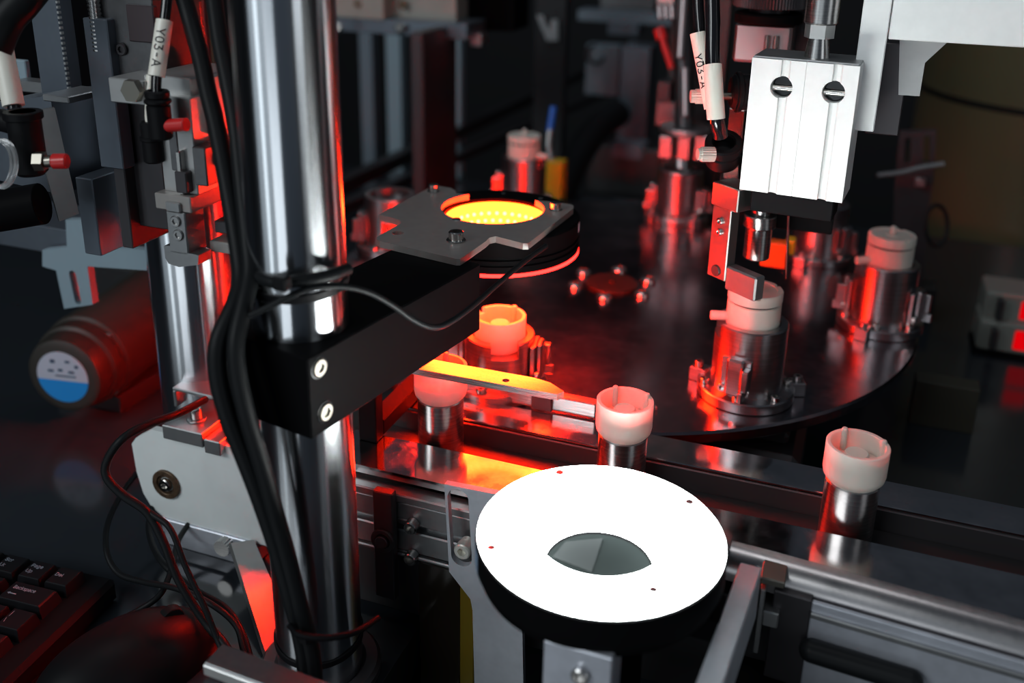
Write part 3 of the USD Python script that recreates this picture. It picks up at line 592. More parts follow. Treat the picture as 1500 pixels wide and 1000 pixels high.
t.add('finger_pivot', gl(along(cyl(0.0036, 0, 0.001), (0.0085, 0, -0.0425), (0, -1, 0))), 'dark_metal')
q = PD(1110, 352, 0.64)
t.add('press_pin', mv(join(cyl(0.0085, -0.012, 0.010, 0.001), cyl(0.0105, 0.010, 0.018), cyl(0.006, 0.018, 0.042)), q), 'turned_steel')
t.add('tie_rod', rod(PD(1156, 285, .625), PD(1152, 408, .655), 0.0009), 'bright_steel')
t.add('rear_jaw', box(q[0] - 0.03, q[0] + 0.045, q[1] + 0.012, q[1] + 0.022, q[2] + 0.006, o[2] - 0.001), 'matte_black')
# L bracket and beam
Yb = PD(1262, 100, 0.545)[1]
a, b = PY(1256, -60, Yb), PY(1280, 192, Yb); lft = PY(1240, 190, Yb)
t = Thing('white_bracket', 'white upright plate joined to a white horizontal beam at the top right', 'bracket', (b[0], Yb, lft[2]))
t.add('upright_plate', box(lft[0], b[0], Yb, Yb + 0.010, lft[2], a[2]), 'alu_white')
z0 = PY(1295, 57, Yb + 0.002)[2]
t.add('beam', rz_about(box(b[0] - 0.0045, b[0] + 0.35, Yb + 0.0015, Yb + 0.03, z0, z0 + 0.030), (b[0], Yb), 0) if False else box(b[0] + 0.0005, b[0] + 0.40, Yb + 0.0015, Yb + 0.03, z0, z0 + 0.0305), 'alu_white')
gp = [PY(x, y, Yb + 0.03) for x, y in ((1318, 56), (1392, 58), (1355, 92), (1347, 141), (1316, 139))]
t.add('gusset', vprism(Polygon([(p[0], p[2]) for p in gp]), Yb + 0.030, Yb + 0.042), 'alu_light', smooth=20)
a, b2 = PY(1285, 62, Yb + 0.03), PY(1318, 200, Yb + 0.03)
t.add('back_plate', box(a[0], b2[0] - 0.001, Yb + 0.0302, Yb + 0.055, b2[2], a[2]), 'dark_metal')
t.add('support_column', box(b[0] + 0.33, b[0] + 0.40, Yb + 0.03, Yb + 0.10, BED, z0 + 0.03), 'alu_light')

# knurled adjuster behind the cylinder
q = PD(1128, 5, 0.68)
t = Thing('micrometer_knob', 'black knurled adjustment knob above a grey block at the top right', 'adjustment knob', q + [0, 0, -0.035])
a = np.linspace(0, 2 * PI, 144, endpoint=False); rr = 0.0245 + 0.0007 * (np.arange(144) % 2)
t.add('knurled_knob', mv(prism(Polygon(np.c_[rr * np.cos(a), rr * np.sin(a)]), -0.002, 0.05), q), 'dark_metal', smooth=False)
t.add('collar', mv(cyl(0.0235, -0.013, -0.006, 0.001), q), 'black_anod'); t.add('neck', mv(cyl(0.014, -0.006, -0.002), q), 'dark_metal')
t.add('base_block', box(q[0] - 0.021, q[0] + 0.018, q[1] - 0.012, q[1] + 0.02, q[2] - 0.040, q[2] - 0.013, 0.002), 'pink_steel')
for dx in (0.002, 0.008): t.add('set_screw', mv(cyl(0.0021, -0.033, -0.020), (q[0] + dx, q[1] - 0.0135, q[2])), 'bright_steel')
t.add('hanger', box(q[0] - 0.01, q[0] + 0.03, q[1] + 0.02, q[1] + 0.03, q[2] - 0.05, q[2] + 0.20), 'dark_frame')

# ------------------------------------------------------------------ labelled tubes
def sleeve_text(text, p0, p1, r, facing, size, roll=0.0):
    """lettering wrapped on a sleeve, reading from p0 to p1; facing: the direction its letters look to"""
    ax = (p1 - p0); L = np.linalg.norm(ax); ax = ax / L; f = np.array(facing, float); f -= ax * (f @ ax); f /= np.linalg.norm(f); s = np.cross(f, ax)
    m = meshkit.text_mesh(text, size, 0.00025); v = np.array(m.vertices); v[:, 0] -= v[:, 0].max() / 2; v[:, 1] -= size / 2
    w = v[:, 0] + L / 2; th = v[:, 1] / r + roll; rad = r + v[:, 2]
    return trimesh.Trimesh(p0 + w[:, None] * ax + rad[:, None] * (np.cos(th)[:, None] * f + np.sin(th)[:, None] * s), m.faces, process=False)
tocam = lambda p: CAM - p
def labelled_tube(label, tube_pts, r, sleeve_pts, rs, text, size, roll, group='labelled air tubes'):
    t = Thing('air_tube', label, 'air tube', tube_pts[-1], group)
    t.add('tube', tube(tube_pts, r), 'black_gloss')
    if text: sleeve_pts = [sleeve_pts[0] + (sleeve_pts[-1] - sleeve_pts[0]) * f for f in (0, 0.33, 0.67, 1)]
    s = t.add('marker_sleeve', tube(sleeve_pts, rs, 20, 4), 'sleeve', label='white marker sleeve')
    if text:
        p0, p1 = sleeve_pts[0], sleeve_pts[-1]
        t.add('lettering', sleeve_text(text, p0, p1, rs + 0.00005, tocam((p0 + p1) / 2), size, roll), 'ink', parent=s, smooth=False)
    return t
labelled_tube('black air tube with white marker sleeve reading Y03-A at left', [PD(246, -20, .495), PD(241, 30, .495), PD(233, 80, .495), PD(229, 120, .495), PD(229, 150, .495)], 0.0026, [PD(241, 30, .495), PD(236, 60, .495), PD(231, 90, .495), PD(229, 112, .495)], 0.0042, 'Y03-A', 0.0044, -0.25)
labelled_tube('black air tube with a lettered sleeve, left of the two by the white cylinder', [PD(1022, -20, .585), PD(1024, 30, .585), PD(1032, 100, .585), PD(1046, 165, .59), PD(1058, 200, .592)], 0.0034, [PD(1022, 48, .585), PD(1027, 85, .585), PD(1035, 125, .585), PD(1043, 158, .588)], 0.0048, 'Y03-A', 0.0046, -0.5)
labelled_tube('black air tube with a blank white sleeve, right of the two by the white cylinder', [PD(1043, -20, .572), PD(1044, 30, .572), PD(1044, 90, .572), PD(1048, 165, .574), PD(1056, 200, .582)], 0.0044, [PD(1044, 95, .572), PD(1046, 130, .572), PD(1048, 160, .573), PD(1049, 174, .574)], 0.0054, None, 0, 0)
labelled_tube('black air tube with a white sleeve entering the elbow fitting at the far left edge', [PD(-6, -20, .52), PD(0, 50, .52), PD(12, 110, .52), PD(22, 160, .52)], 0.0036, [PD(-2, 40, .52), PD(6, 85, .52), PD(15, 130, .52), PD(20, 155, .52)], 0.0056, None, 0, 0)
single('air_tube', tube([PD(*q) for q in ((-10, 70, .50), (8, 30, .50), (30, 5, .50), (50, -20, .50))], 0.009), 'black_rubber', 'thick black hose bending at the top left corner', 'air tube')

# fittings beside the white cylinder
q = PD(1060, 212, 0.60)
t = Thing('elbow_fitting', 'black elbow fitting with a knurled nickel knob beside the white cylinder, lower one', 'air fitting', q)
nd = (CAM - q) / np.linalg.norm(CAM - q); fd = nd * 0.6 + np.array([0, 0, 0.8]); fd /= np.linalg.norm(fd)
t.add('elbow', along(join(ring(0.0065, 0.0115, -0.004, 0.003, 0.001), cyl(0.0105, -0.016, -0.004, 0.002)), q, fd), 'black_plastic')
def knurl(r, h, n=18):
    a = np.linspace(0, 2 * PI, 2 * n, endpoint=False); rr = r * (1 - 0.10 * (np.arange(2 * n) % 2)); return prism(Polygon(np.c_[rr * np.cos(a), rr * np.sin(a)]), 0, h)
k = PD(1046, 226, 0.595); kd = -RT * 0.98 - FWD * 0.15
t.add('knob_stem', along(cyl(0.0022, -0.008, 0.004), k, kd), 'brass_nickel')
t.add('knob', along(join(knurl(0.0046, 0.0085), mv(knurl(0.0036, 0.002), (0, 0, 0.0085))), k, kd), 'nickel', smooth=False)
q = PD(1080, 135, 0.60)
t = Thing('elbow_fitting', 'black straight fitting with a knurled nickel knob beside the white cylinder, upper one', 'air fitting', q)
t.add('fitting_body', along(join(cyl(0.011, -0.012, 0.004, 0.002), ring(0.007, 0.0125, -0.002, 0.001)), q, -RT), 'black_plastic')
k = PD(1033, 141, 0.60)
t.add('knob_stem', along(cyl(0.0022, -0.022, 0.002), k, -RT), 'brass_nickel')
t.add('knob', along(join(knurl(0.0046, 0.006), mv(knurl(0.0040, 0.003), (0, 0, 0.006))), k, -RT), 'nickel', smooth=False)
# red lit plate behind
a, b = PD(1068, 158, 0.625), PD(1085, 262, 0.640)
single('valve_plate', mv(rz(box(0, b[0] - a[0], 0, 0.012, b[2], a[2]), -0.4), (a[0], a[1], 0)), 'bright_steel', 'narrow metal plate lit red behind the fittings, left of the white cylinder', 'plate')

# ================================================================== LEFT: SLIDE CYLINDERS
YL = -0.345
def fbox(px0, py0, px1, py1, Y, depth, b=0.0006):
    """upright block: its front face spans the two pixels on the plane y = Y"""
    p, q = PY(px0, py0, Y), PY(px1, py1, Y); return box(p[0], q[0], Y, Y + depth, min(p[2], q[2]), max(p[2], q[2]), b)
def zbox(px0, px1, pyt, pyb, Y, depth, b=0.0006):
    """same, x extent measured half way down"""
    m = (pyt + pyb) / 2; p, q = PY(px0, m, Y), PY(px1, m, Y); zt, zb = PY((px0 + px1) / 2, pyt, Y)[2], PY((px0 + px1) / 2, pyb, Y)[2]
    return box(p[0], q[0], Y, Y + depth, zb, zt, b)
t = Thing('slide_column', 'tall grey steel column plates with red lit sides at the upper left', 'column', PY(150, 372, YL - 0.01))
t.add('front_bar', zbox(134, 168, 28, 245, YL, 0.010), 'steel_blue')
t.add('lower_bar', zbox(117, 141, 262, 372, YL + 0.006, 0.034), 'steel_blue')
t.add('lower_bar', zbox(172, 188, 240, 362, YL + 0.004, 0.036), 'dark_metal')
t.add('back_plate', zbox(168, 236, 120, 330, YL + 0.012, 0.024), 'dark_metal')
h = t.add('head_block', zbox(150, 226, -40, 112, YL + 0.006, 0.040), 'anodised_grey')
t.add('head_cover', zbox(186, 226, 8, 62, YL + 0.004, 0.004), 'column_red', parent=h)
q = PY(180, 72, YL + 0.006); t.add('screw', along(socket_bolt(0.0035, 0.002), q, (0, -1, 0)), 'dark_metal', parent=h)
q = PY(138, 12, YL + 0.003); t.add('threaded_rod', join(*[mv(cyl(0.0034 if k % 2 else 0.0030, 0, 0.0011, 0.0001, 20), q + [0, 0, 0.0011 * (k - 22)]) for k in range(44)]), 'turned_steel')
t = Thing('slide_cylinder', 'silver slide table cylinder with red lit right side at the upper left', 'slide cylinder', PY(260, 285, YL - 0.03))
YS = YL - 0.020
t.add('end_block', zbox(160, 212, 116, 152, YS, 0.045), 'alu_light')
q = PY(198, 132, YS); t.add('plug', along(tm(Manifold.cylinder(0.004, 0.0065, 0.0062, 6)), q, (0, -1, 0)), 'brass_nickel', smooth=False)
t.add('cylinder_body', zbox(234, 284, 142, 282, YS, 0.048), 'alu_light')
t.add('top_block', zbox(212, 280, 112, 152, YS + 0.006, 0.046), 'alu_light')
t.add('slot', zbox(248, 261, 190, 250, YS - 0.0006, 0.003), 'anodised_grey')
t.add('stop_plate', zbox(283, 302, 216, 272, YS - 0.002, 0.012), 'anodised_grey')
p = PY(302, 240, YS + 0.004)
n = t.add('stop_bolt', along(join(cyl(0.0062, 0, 0.0012), tm(Manifold.cylinder(0.004, 0.0048, 0.0048, 6).translate([0, 0, 0.0012])), cyl(0.003, 0.005, 0.009)), (p[0], YS + 0.012, p[2]), (1, 0, 0)), 'bright_steel')
t.add('stop_block', box(p[0] - 0.004, p[0] + 0.0001, YS + 0.010, YS + 0.026, p[2] - 0.012, p[2] + 0.011), 'alu_light')
t.add('side_rail', box(PY(284, 200, YS)[0], PY(284, 200, YS)[0] + 0.004, YS + 0.012, YS + 0.036, PY(284, 205, YS)[2], PY(284, 118, YS)[2]), 'alu_light')
t.add('piston_rod', zbox(259, 266, 222, 285, YS - 0.004, 0.005), 'bright_steel')
t.add('rod_clevis', zbox(256, 273, 252, 283, YS - 0.005, 0.006), 'dark_metal')
# foot: carriage block, finger, hook
YG = YS - 0.006
t = Thing('gripper_finger', 'grey steel T-footed gripper finger with two screws in front of the second post', 'gripper finger', PY(265, 385, YG))
t.add('carriage', zbox(227, 279, 286, 309, YG, 0.030), 'plate_grey')
t.add('key_block', zbox(242, 263, 297, 311, YG - 0.002, 0.003), 'alu_grey')
t.add('finger', zbox(246, 273, 311, 372, YG - 0.001, 0.016), 'alu_grey')
fp = [PY(x, y, YG - 0.001) for x, y in ((240, 360), (250, 360), (250, 367), (283, 372), (291, 374), (290, 388), (262, 391), (247, 386), (242, 378))]
t.add('t_foot', vprism(Polygon([(p[0], p[2]) for p in fp]), YG - 0.001, YG + 0.010), 'alu_grey', smooth=20)
for (px, py) in ((258, 324), (262, 344)): t.add('screw', along(socket_bolt(0.0032, 0.0012), PY(px, py, YG - 0.001), (0, -1, 0)), 'turned_steel')
t.add('rear_jaw', box(PY(284, 345, YG)[0], PY(318, 345, YG)[0], YG + 0.012, YG + 0.026, PY(284, 378, YG)[2], PY(284, 362, YG)[2]), 'plate_grey')
t.add('rear_block', box(PY(290, 345, YG)[0], PY(322, 345, YG)[0], YG + 0.014, YG + 0.03, PY(290, 352, YG)[2], PY(290, 334, YG)[2]), 'dark_metal')
t.add('rear_bracket', box(PY(300, 330, YG)[0], PY(318, 330, YG)[0], YG + 0.016, YG + 0.028, PY(290, 333, YG)[2], PY(290, 322, YG)[2]), 'alu_light')
# fittings on the slide
q = PD(232, 158, 0.495)
t = Thing('push_fitting', 'black push-in elbow fitting with red knob under the lettered sleeve', 'air fitting', q)
t.add('fitting_body', join(mv(cyl(0.0060, -0.016, 0.002, 0.001), q), mv(cyl(0.0068, 0.002, 0.005, 0.001), q)), 'black_plastic')
t.add('release_ring', mv(ring(0.0035, 0.0062, 0.005, 0.009, 0.0008), q), 'black_plastic')
t.add('adjust_knob', rod(q + [0.002, 0, -0.009], q + [0.0165, 0.0, -0.007], 0.0034), 'red_plastic', label='red plastic adjusting knob')
q = PD(223, 205, 0.515)
t = Thing('push_fitting', 'lower black push-in fitting beside the slide cylinder', 'air fitting', q)
t.add('fitting_body', mv(join(cyl(0.0055, -0.012, 0.010, 0.001), cyl(0.0064, 0.0, 0.002)), q), 'black_plastic')
t.add('air_lead', tube([q + [0, 0, 0.009], PD(219, 165, .512), PD(221, 110, .512)], 0.0024), 'sleeve')
# outer left actuator
t = Thing('left_actuator', 'dark actuator with a brass needle valve and red lit strip at the left edge', 'actuator', PY(70, 320, YL))
p = [PY(x, y, YL - 0.01) for x, y in ((56, 158), (80, 158), (111, 316), (92, 320))]
pm = np.mean(p, 0); st_ = vprism(Polygon([(pm[0] + (v[0] - pm[0]) * 1.1, v[2]) for v in p]), YL - 0.002, YL + 0.002)
t.add('strip', mv(rz(mv(st_, (-pm[0], -YL, 0)), 0.95), (pm[0], YL - 0.012, 0)), 'alu_grey', smooth=20, label='narrow flat strip lit red')
p = [PY(x, y, YL + 0.0) for x, y in ((-10, 150), (74, 140), (90, 285), (-10, 262))]
t.add('actuator_body', vprism(Polygon([(v[0], v[2]) for v in p]), YL, YL + 0.035), 'steel_blue', smooth=20)
t.add('top_cap', zbox(62, 100, 140, 150, YL - 0.008, 0.03), 'alu_grey')
q = PD(36, 185, 0.51)
e = t.add('elbow', mv(join(cyl(0.0085, -0.026, 0.008, 0.002), cyl(0.0098, 0.004, 0.008), rod((0, 0, 0), (-0.016, 0.0, 0.002), 0.006)), q), 'black_plastic')
k = PD(52, 236, 0.505)
v = t.add('needle_valve', join(along(tm(Manifold.cylinder(0.005, 0.0052, 0.0052, 6)), k, RT), rod(k + RT * 0.005, k + RT * 0.009, 0.0032)), 'brass_nickel', smooth=25)
t.add('valve_knob', rod(k + RT * 0.009, k + RT * 0.0165, 0.0040), 'red_plastic', parent=v, label='bright red knob end of the needle valve')  # the red is in the material colour
t.add('black_cylinder', rod(PD(-20, 312, .56), PD(62, 298, .56), 0.012), 'black_anod')
cp = [PD(0 + 20 * math.cos(x) - 2, 240 + 34 * math.sin(x), 0.50) for x in np.linspace(0, 2 * PI, 25)]
single('clear_tube_coil', join(tube(cp, 0.0012, 10, 2), mv(tube(cp, 0.0012, 10, 2), RT * 0.003 - FWD * 0.002)), 'clear_tube', 'clear plastic tube coiled at the left edge', 'clear tube')
# serrated rack column
rk = zbox(52, 92, -40, 188, YL + 0.03, 0.012)
t = Thing('rack_column', 'grey upright rack with a serrated right edge at the upper left corner', 'rack', PY(90, 190, YL + 0.03))
t.add('rack_body', rk, 'steel_blue'); p0 = PY(78, 0, YL + 0.03); p1 = PY(112, 187, YL + 0.03)
bx = tm(rk).bounds[1][0]
t.add('rack_teeth', join(*[cbox((bx, YL + 0.031, z), (0.0016, 0.0022, 0.0016), 0.0002) for z in np.arange(p1[2], p0[2] + 0.03, 0.0030)]), 'alu_light'); stage.GetPrimAtPath('/World/rack_column/rack_teeth').SetCustomDataByKey('kind', 'stuff')
t.add('cross_bar', zbox(20, 72, 120, 136, YL + 0.034, 0.012), 'alu_grey')
t.add('window_tab', zbox(16, 38, 88, 122, YL + 0.045, 0.004), 'backdrop_cyan')
# horizontal base bar and white hanger
t = Thing('base_rail', 'dark blue horizontal rail behind the left actuator', 'rail', PD(40, 350, 0.75))
y0 = PD(40, 345, 0.72)[1]
t.add('rail', zbox(-60, 104, 325, 362, y0, 0.05), 'steel_blue')
y0 = PD(105, 380, 0.70)[1]
t = Thing('white_hanger', 'pale hanger bracket with a slot left of the second chrome post', 'bracket', PY(105, 450, y0))
pg = Polygon([(v[0], v[2]) for v in [PY(x, y, y0) for x, y in ((62, 366), (98, 362), (96, 322), (120, 322), (128, 360), (214, 366), (215, 396), (128, 390), (136, 446), (94, 452), (82, 396), (62, 390))]])
sl = [PY(x, y, y0) for x, y in ((106, 402), (114, 440))]
pg = pg.difference(LineString([(v[0], v[2]) for v in sl]).buffer(0.003))
t.add('bracket_plate', vprism(pg, y0, y0 + 0.006), 'backdrop_cyan', smooth=20)

# U bracket and clamp bar on the white plate
YU = WY - 0.004
t = Thing('tension_bracket', 'grey steel tension bracket with a socket screw on top of the white side plate', 'bracket', PY(290, 640, YU))
a, b = PY(240, 625, YU), PY(300, 645, YU)
ct = P(243, 622, 0.9905); cr = P(300, 640, 0.9905)
zt_ = PY(240, 620, YU)[2]
x0, x1 = PY(240, 625, YU)[0], PY(299, 640, YU)[0]
t.add('clamp_bar', box(x0, x1, YU - 0.002, YU + 0.045, zt_ - 0.010, zt_), 'alu_grey')
q = P(288, 614, zt_)
w = t.add('washer', mv(ring(0.0030, 0.0062, 0, 0.0010), q), 'alu_grey')
t.add('clamp_screw', mv(socket_bolt(0.0038, 0.0072), q + [0, 0, 0.001]), 'bright_steel', parent=w)
t.add('side_lug', box(x1, x1 + 0.012, YU - 0.001, YU + 0.020, zt_ - 0.014, zt_ - 0.004), 'alu_grey')
xb0, xb1 = PY(252, 570, YU + 0.02)[0], PY(325, 580, YU + 0.02)[0]
zb = PY(255, 568, YU + 0.02)[2]
t.add('bridge', join(box(xb0, xb1, YU + 0.020, YU + 0.065, zb - 0.0025, zb), box(xb0, xb0 + 0.0025, YU + 0.020, YU + 0.065, zt_, zb - 0.0024)), 'alu_grey')
t.add('back_stand', box(x0, x1, YU + 0.0105, YU + 0.045, 0.955, zt_ - 0.010), 'dark_metal')

# profile block between the white plate and the post, red lit tube
a, b = PY(235, 785, -0.335), PY(366, 830, -0.335)
t = Thing('side_profile', 'grey blue grooved profile block under the white side plate', 'profile', (a[0], -0.335, BED))
t.add('profile_top', box(a[0], b[0], -0.333, -0.28, 0.911, 0.9215), 'alu_blue')
t.add('profile_lower', box(a[0], b[0], -0.331, -0.28, BED, 0.911), 'alu_blue')
q = PY(332, 795, -0.333); t.add('knurled_nut', along(knurl(0.006, 0.006), (q[0], -0.333, 0.9155), (0, -1, 0)), 'turned_steel', smooth=False)
nn = np.array([0.50, 0.13, 0.85]); nn /= np.linalg.norm(nn); p0 = P(392, 966, BED + 0.003)
cq = []
for px, py in ((338, 795), (372, 790), (444, 958), (392, 966)):
    d = ray(px, py); cq.append(CAM + d * (((p0 - CAM) @ nn) / (d @ nn)))
cq = np.array(cq)
single('sloped_chute', Manifold.hull_points(np.vstack([cq, cq - nn * 0.003])), 'alu_light', 'sloped metal chute lit bright red beside the foot of the chrome post', 'chute')
# thin cables at lower left
thin = [
 ('thin black cable hanging in a loop left of the white side plate', 0.0024, [(300, 585, .62), (262, 605, .58), (215, 622, .56), (180, 642, .55), (158, 672, .55), (156, 698, .55), (180, 725, .55), (215, 750, .55), (238, 790, .55), (262, 850, .55), (300, 910, .55), (328, 942, .545), (352, 985, .538), (372, 1015, .532)]),
 ('thin black cable passing in front of the white side plate corner', 0.0017, [(168, 712, .56), (222, 752, .55), (250, 775, .545), (272, 830, .545), (300, 890, .545), (318, 935, .545), (338, 980, .538), (352, 1015, .532)]),
 ('thin black cable curving across the bed from the lower left', 0.0018, [(262, 672, .69), (205, 690, .675), (164, 750, .64), (155, 800, .61), (172, 838, .60), (210, 852, .59), (260, 862, .575), (310, 885, .565), (345, 915, .56), (356, 950, .552), (366, 1000, .54)]),
 ('black cable trailing from the mouse up behind the white plate', 0.0018, [(160, 915, .57), (200, 895, .575), (235, 870, .58), (252, 830, .60), (262, 790, .63), (285, 755, .66)]),
 ('black cable bending down right of the profile block', 0.0020, [(225, 735, .66), (218, 775, .64), (235, 820, .605), (280, 860, .59), (330, 890, .575), (356, 930, .562), (372, 985, .548)]),
]
for lb, r, pts in thin:
    w = [PD(*q) for q in pts]; w = [np.array([v[0], v[1], max(v[2], BED + r)]) for v in w]
    single('cable', tube(w, r), 'black_rubber', lb, 'cable', 'thin cables at the lower left')

# ------------------------------------------------------------------ motor with round sticker
m0 = PD(92, 552, 0.78); m1 = PD(250, 448, 0.94); m1[2] = m0[2]; md = (m1 - m0); ML = np.linalg.norm(md); md /= ML
t = Thing('gear_motor', 'brown ribbed gear motor with a blue and white round sticker on its end', 'motor', (m0[0], m0[1], BED))
prof = [(0, 0), (0.026, 0), (0.031, 0.002), (0.033, 0.008), (0.0335, 0.016), (0.036, 0.018), (0.037, 0.024), (0.0362, 0.026), (0.0362, 0.031), (0.0385, 0.033), (0.0392, 0.040), (0.0385, 0.044), (0.0385, 0.16), (0.042, 0.162), (0.042, 0.18), (0, 0.18)]
t.add('motor_body', along(lathe(prof, 72), m0, md), 'motor_brown')
for k in range(4):
    a = PI / 4 + k * PI / 2; M = frame_to(md); d = M[:3, 0] * math.cos(a) + M[:3, 1] * math.sin(a)
    t.add('tie_bolt', along(socket_bolt(0.003, 0.003), m0 + d * 0.0345 + md * 0.032, -md), 'turned_steel')
st = 0.0222; fr = frame_to(-md); up_ = fr[:3, 1]
disc = Point(0, 0).buffer(st, 48)
upper = disc.intersection(sbox(-1, -0.003, 1, 1)); lower = disc.intersection(sbox(-1, -1, 1, -0.003))
s = t.add('sticker', along(prism(upper, 0, 0.0004), m0, -md), 'label_white', label='white upper half of the round sticker', smooth=20)
t.add('sticker_lower', along(prism(lower, 0, 0.0004), m0, -md), 'label_blue', label='bright blue lower half of the round sticker', parent=s, smooth=20)
marks = [(-0.009, 0.012, .004, .003), (0.004, 0.013, .004, .002), (-0.012, 0.004, .005, .002), (-0.003, 0.005, .004, .0022), (0.006, 0.004, .005, .002), (-0.006, 0.0005, .018, .0012), (0.012, 0.009, .003, .0025)]
t.add('sticker_print', along(join(*[prism(sbox(x, y, x + w, y + h), 0.0004, 0.0006) for x, y, w, h in marks]), m0, -md), 'label_ink', parent=s, smooth=20)
c = m0 + md * 0.1
t.add('foot', box(c[0] - 0.035, c[0] + 0.035, c[1] - 0.06, c[1] + 0.04, BED, m0[2] - 0.034), 'dark_metal')
t = Thing('junction_box', 'dark junction box on the bed behind the brown motor', 'box', (-0.43, 0.02, BED))
q = PD(160, 400, 1.0); t.add('case', box(q[0] - 0.06, q[0] + 0.08, q[1], q[1] + 0.08, BED, q[2] + 0.01, 0.004), 'dark_frame'); t.add('lid', box(q[0] - 0.062, q[0] + 0.082, q[1] - 0.002, q[1] + 0.082, q[2] + 0.01, q[2] + 0.016, 0.003), 'dark_metal')

# ------------------------------------------------------------------ keyboard and mouse
kz = BED + 0.016; kc = P(93, 843, kz + 0.008); ka = math.radians(4)
kx = np.array([math.cos(ka), math.sin(ka), 0]); ky = np.array([-math.sin(ka), math.cos(ka), 0])
def kb(m):
    M = np.eye(4); M[:3, 0], M[:3, 1], M[:3, 3] = kx, ky, [kc[0], kc[1], 0]; m = tm(m).copy(); m.apply_transform(M); return m
t = Thing('keyboard', 'black computer keyboard with white key legends at the lower left corner', 'keyboard', (kc[0] - 0.06, kc[1] - 0.04, BED))
t.add('case', kb(box(-0.125, 0.024, -0.105, 0.017, BED, kz, 0.003)), 'matte_black')
rows = [[(0.0, 1.0, ['Del']), (-0.0195, 1.0, ['Page', 'Up']), (-0.039, 1.0, ['Scr', 'Lk']), (-0.0585, 1.0, ['F12'])],
        [(-0.0095, 1.5, ['Backspace', '\u2190']), (-0.039, 1.0, ['+', '=']), (-0.0585, 1.0, ['_', '-'])],
        [(0.0, 1.0, ['|', '\\']), (-0.0195, 1.0, ['}', ']']), (-0.039, 1.0, ['{', '['])],
        [(-0.0095, 1.5, ['Enter']), (-0.039, 1.0, ['"', "'"])],
        [(-0.0095, 1.5, ['Shift']), (-0.039, 1.0, ['?', '/'])]]
for r, row in enumerate(rows):
    for x, w, tx in row:
        hw = 0.0085 * w + (0.004 if w > 1 else 0); yc = -0.0195 * r
        k = t.add('key', kb(Manifold.hull_points(np.array([(x + sx * hw * s, yc + sy * 0.0085 * s, z) for z, s in ((kz, 1.0), (kz + 0.007, 0.88), (kz + 0.0078, 0.82)) for sx in (-1, 1) for sy in (-1, 1)]))), 'key')
        ms = []
        for i, s in enumerate(tx):
            if s == '\u2190':
                g = Polygon([(0, 0.001), (0.0016, 0.002), (0.0016, 0.0013), (0.006, 0.0013), (0.006, 0.0007), (0.0016, 0.0007), (0.0016, 0)]); mm = prism(g, 0, 0.0003)
            else:
                mm = meshkit.text_mesh(s, 0.0026, 0.0003)
                if len(s) > 5: mm.apply_scale([0.85, 1, 1])
            mm.apply_translation([x - hw * 0.7, yc + (0.0015 if i == 0 and len(tx) > 1 else (-0.0035 if len(tx) > 1 else -0.001)), kz + 0.0077]); ms.append(mm)
        t.add('legend', kb(join(*ms)), 'key_print', parent=k, smooth=False)
mc = P(182, 945, BED + 0.02)
t = Thing('computer_mouse', 'black computer mouse on the bed beside the keyboard', 'mouse', (mc[0], mc[1], BED))
s = trimesh.creation.icosphere(4, 1.0); s.apply_scale([0.030, 0.052, 0.030]); s.apply_transform(trimesh.transformations.rotation_matrix(-0.5, [0, 0, 1])); v = s.vertices; v[:, 2] = np.maximum(v[:, 2], -0.002); s.vertices = v
t.add('shell', mv(s, (mc[0], mc[1], BED + 0.002)), 'black_plastic')
wv = cyl(0.007, -0.003, 0.003); t.add('scroll_wheel', mv(along(wv, (0, 0, 0), (math.cos(-0.5), math.sin(-0.5), 0)), (mc[0] + 0.013, mc[1] + 0.024, BED + 0.024)), 'black_rubber')
# bottom bar
a, b = P(298, 972, 0.975), P(326, 940, 0.975)
t = Thing('front_bar', 'dark grey bar with a bright front edge at the bottom before the post foot', 'bar', (a[0], a[1], BED))
fb = bar((a + b) / 2, (a + b) / 2 + np.array([0.135, -0.006, 0]), np.linalg.norm((a - b)[:2]) * 0.9, 0.008)
t.add('bar', mv(fb, (0, 0, -0.004)), 'anodised_grey')
d = np.array([0.135, -0.006, 0]); n_ = np.array([-0.006, -0.135, 0]); n_ /= np.linalg.norm(n_)
c0 = (a + b) / 2 + n_ * np.linalg.norm((a - b)[:2]) * 0.45
t.add('edge_strip', mv(bar(c0, c0 + d, 0.0022, 0.006), (0, 0, -0.0035)), 'alu_light')
t.add('stand', box(a[0] + 0.03, a[0] + 0.05, a[1] - 0.02, a[1] - 0.004, BED, 0.9675), 'dark_metal')

# ================================================================== BACKGROUND
def bbox(px0, px1, pyt, pyb, Z, depth, b=0.001):
    """block seen between these pixels, about Z metres off"""
    y = PD((px0 + px1) / 2, (pyt + pyb) / 2, Z)[1]; return zbox(px0, px1, pyt, pyb, y, depth, b)
t = Thing('overhead_beam', 'cream grey block beam with screws above a blue grey plate at the top', 'beam', PD(600, 40, 1.2))
t.add('block', bbox(476, 561, -60, 27, 1.2, 0.05), 'cream'); t.add('block', bbox(562, 668, -60, 31, 1.2, 0.05), 'cream')
t.add('lower_plate', bbox(488, 684, 29, 52, 1.2, 0.06), 'steel_blue')
for (px, py) in ((525, 5), (590, 7), (657, 10)): t.add('screw', along(socket_bolt(0.0055, 0.003), PD(px, py, 1.205), -FWD), 'rust')
for (px, py) in ((494, 40), (585, 41), (649, 42)): t.add('bolt', along(cyl(0.006, -0.01, 0.004, 0.001), PD(px, py, 1.19), -FWD), 'bright_steel')
t.add('tail_block', bbox(688, 705, 50, 68, 1.2, 0.02), 'pink_steel')
t = Thing('finned_motor', 'black finned motor hanging beside the cream beam at the top', 'motor', PD(712, 48, 1.22))
t.add('core', bbox(672, 752, -60, 44, 1.23, 0.06), 'black_anod')
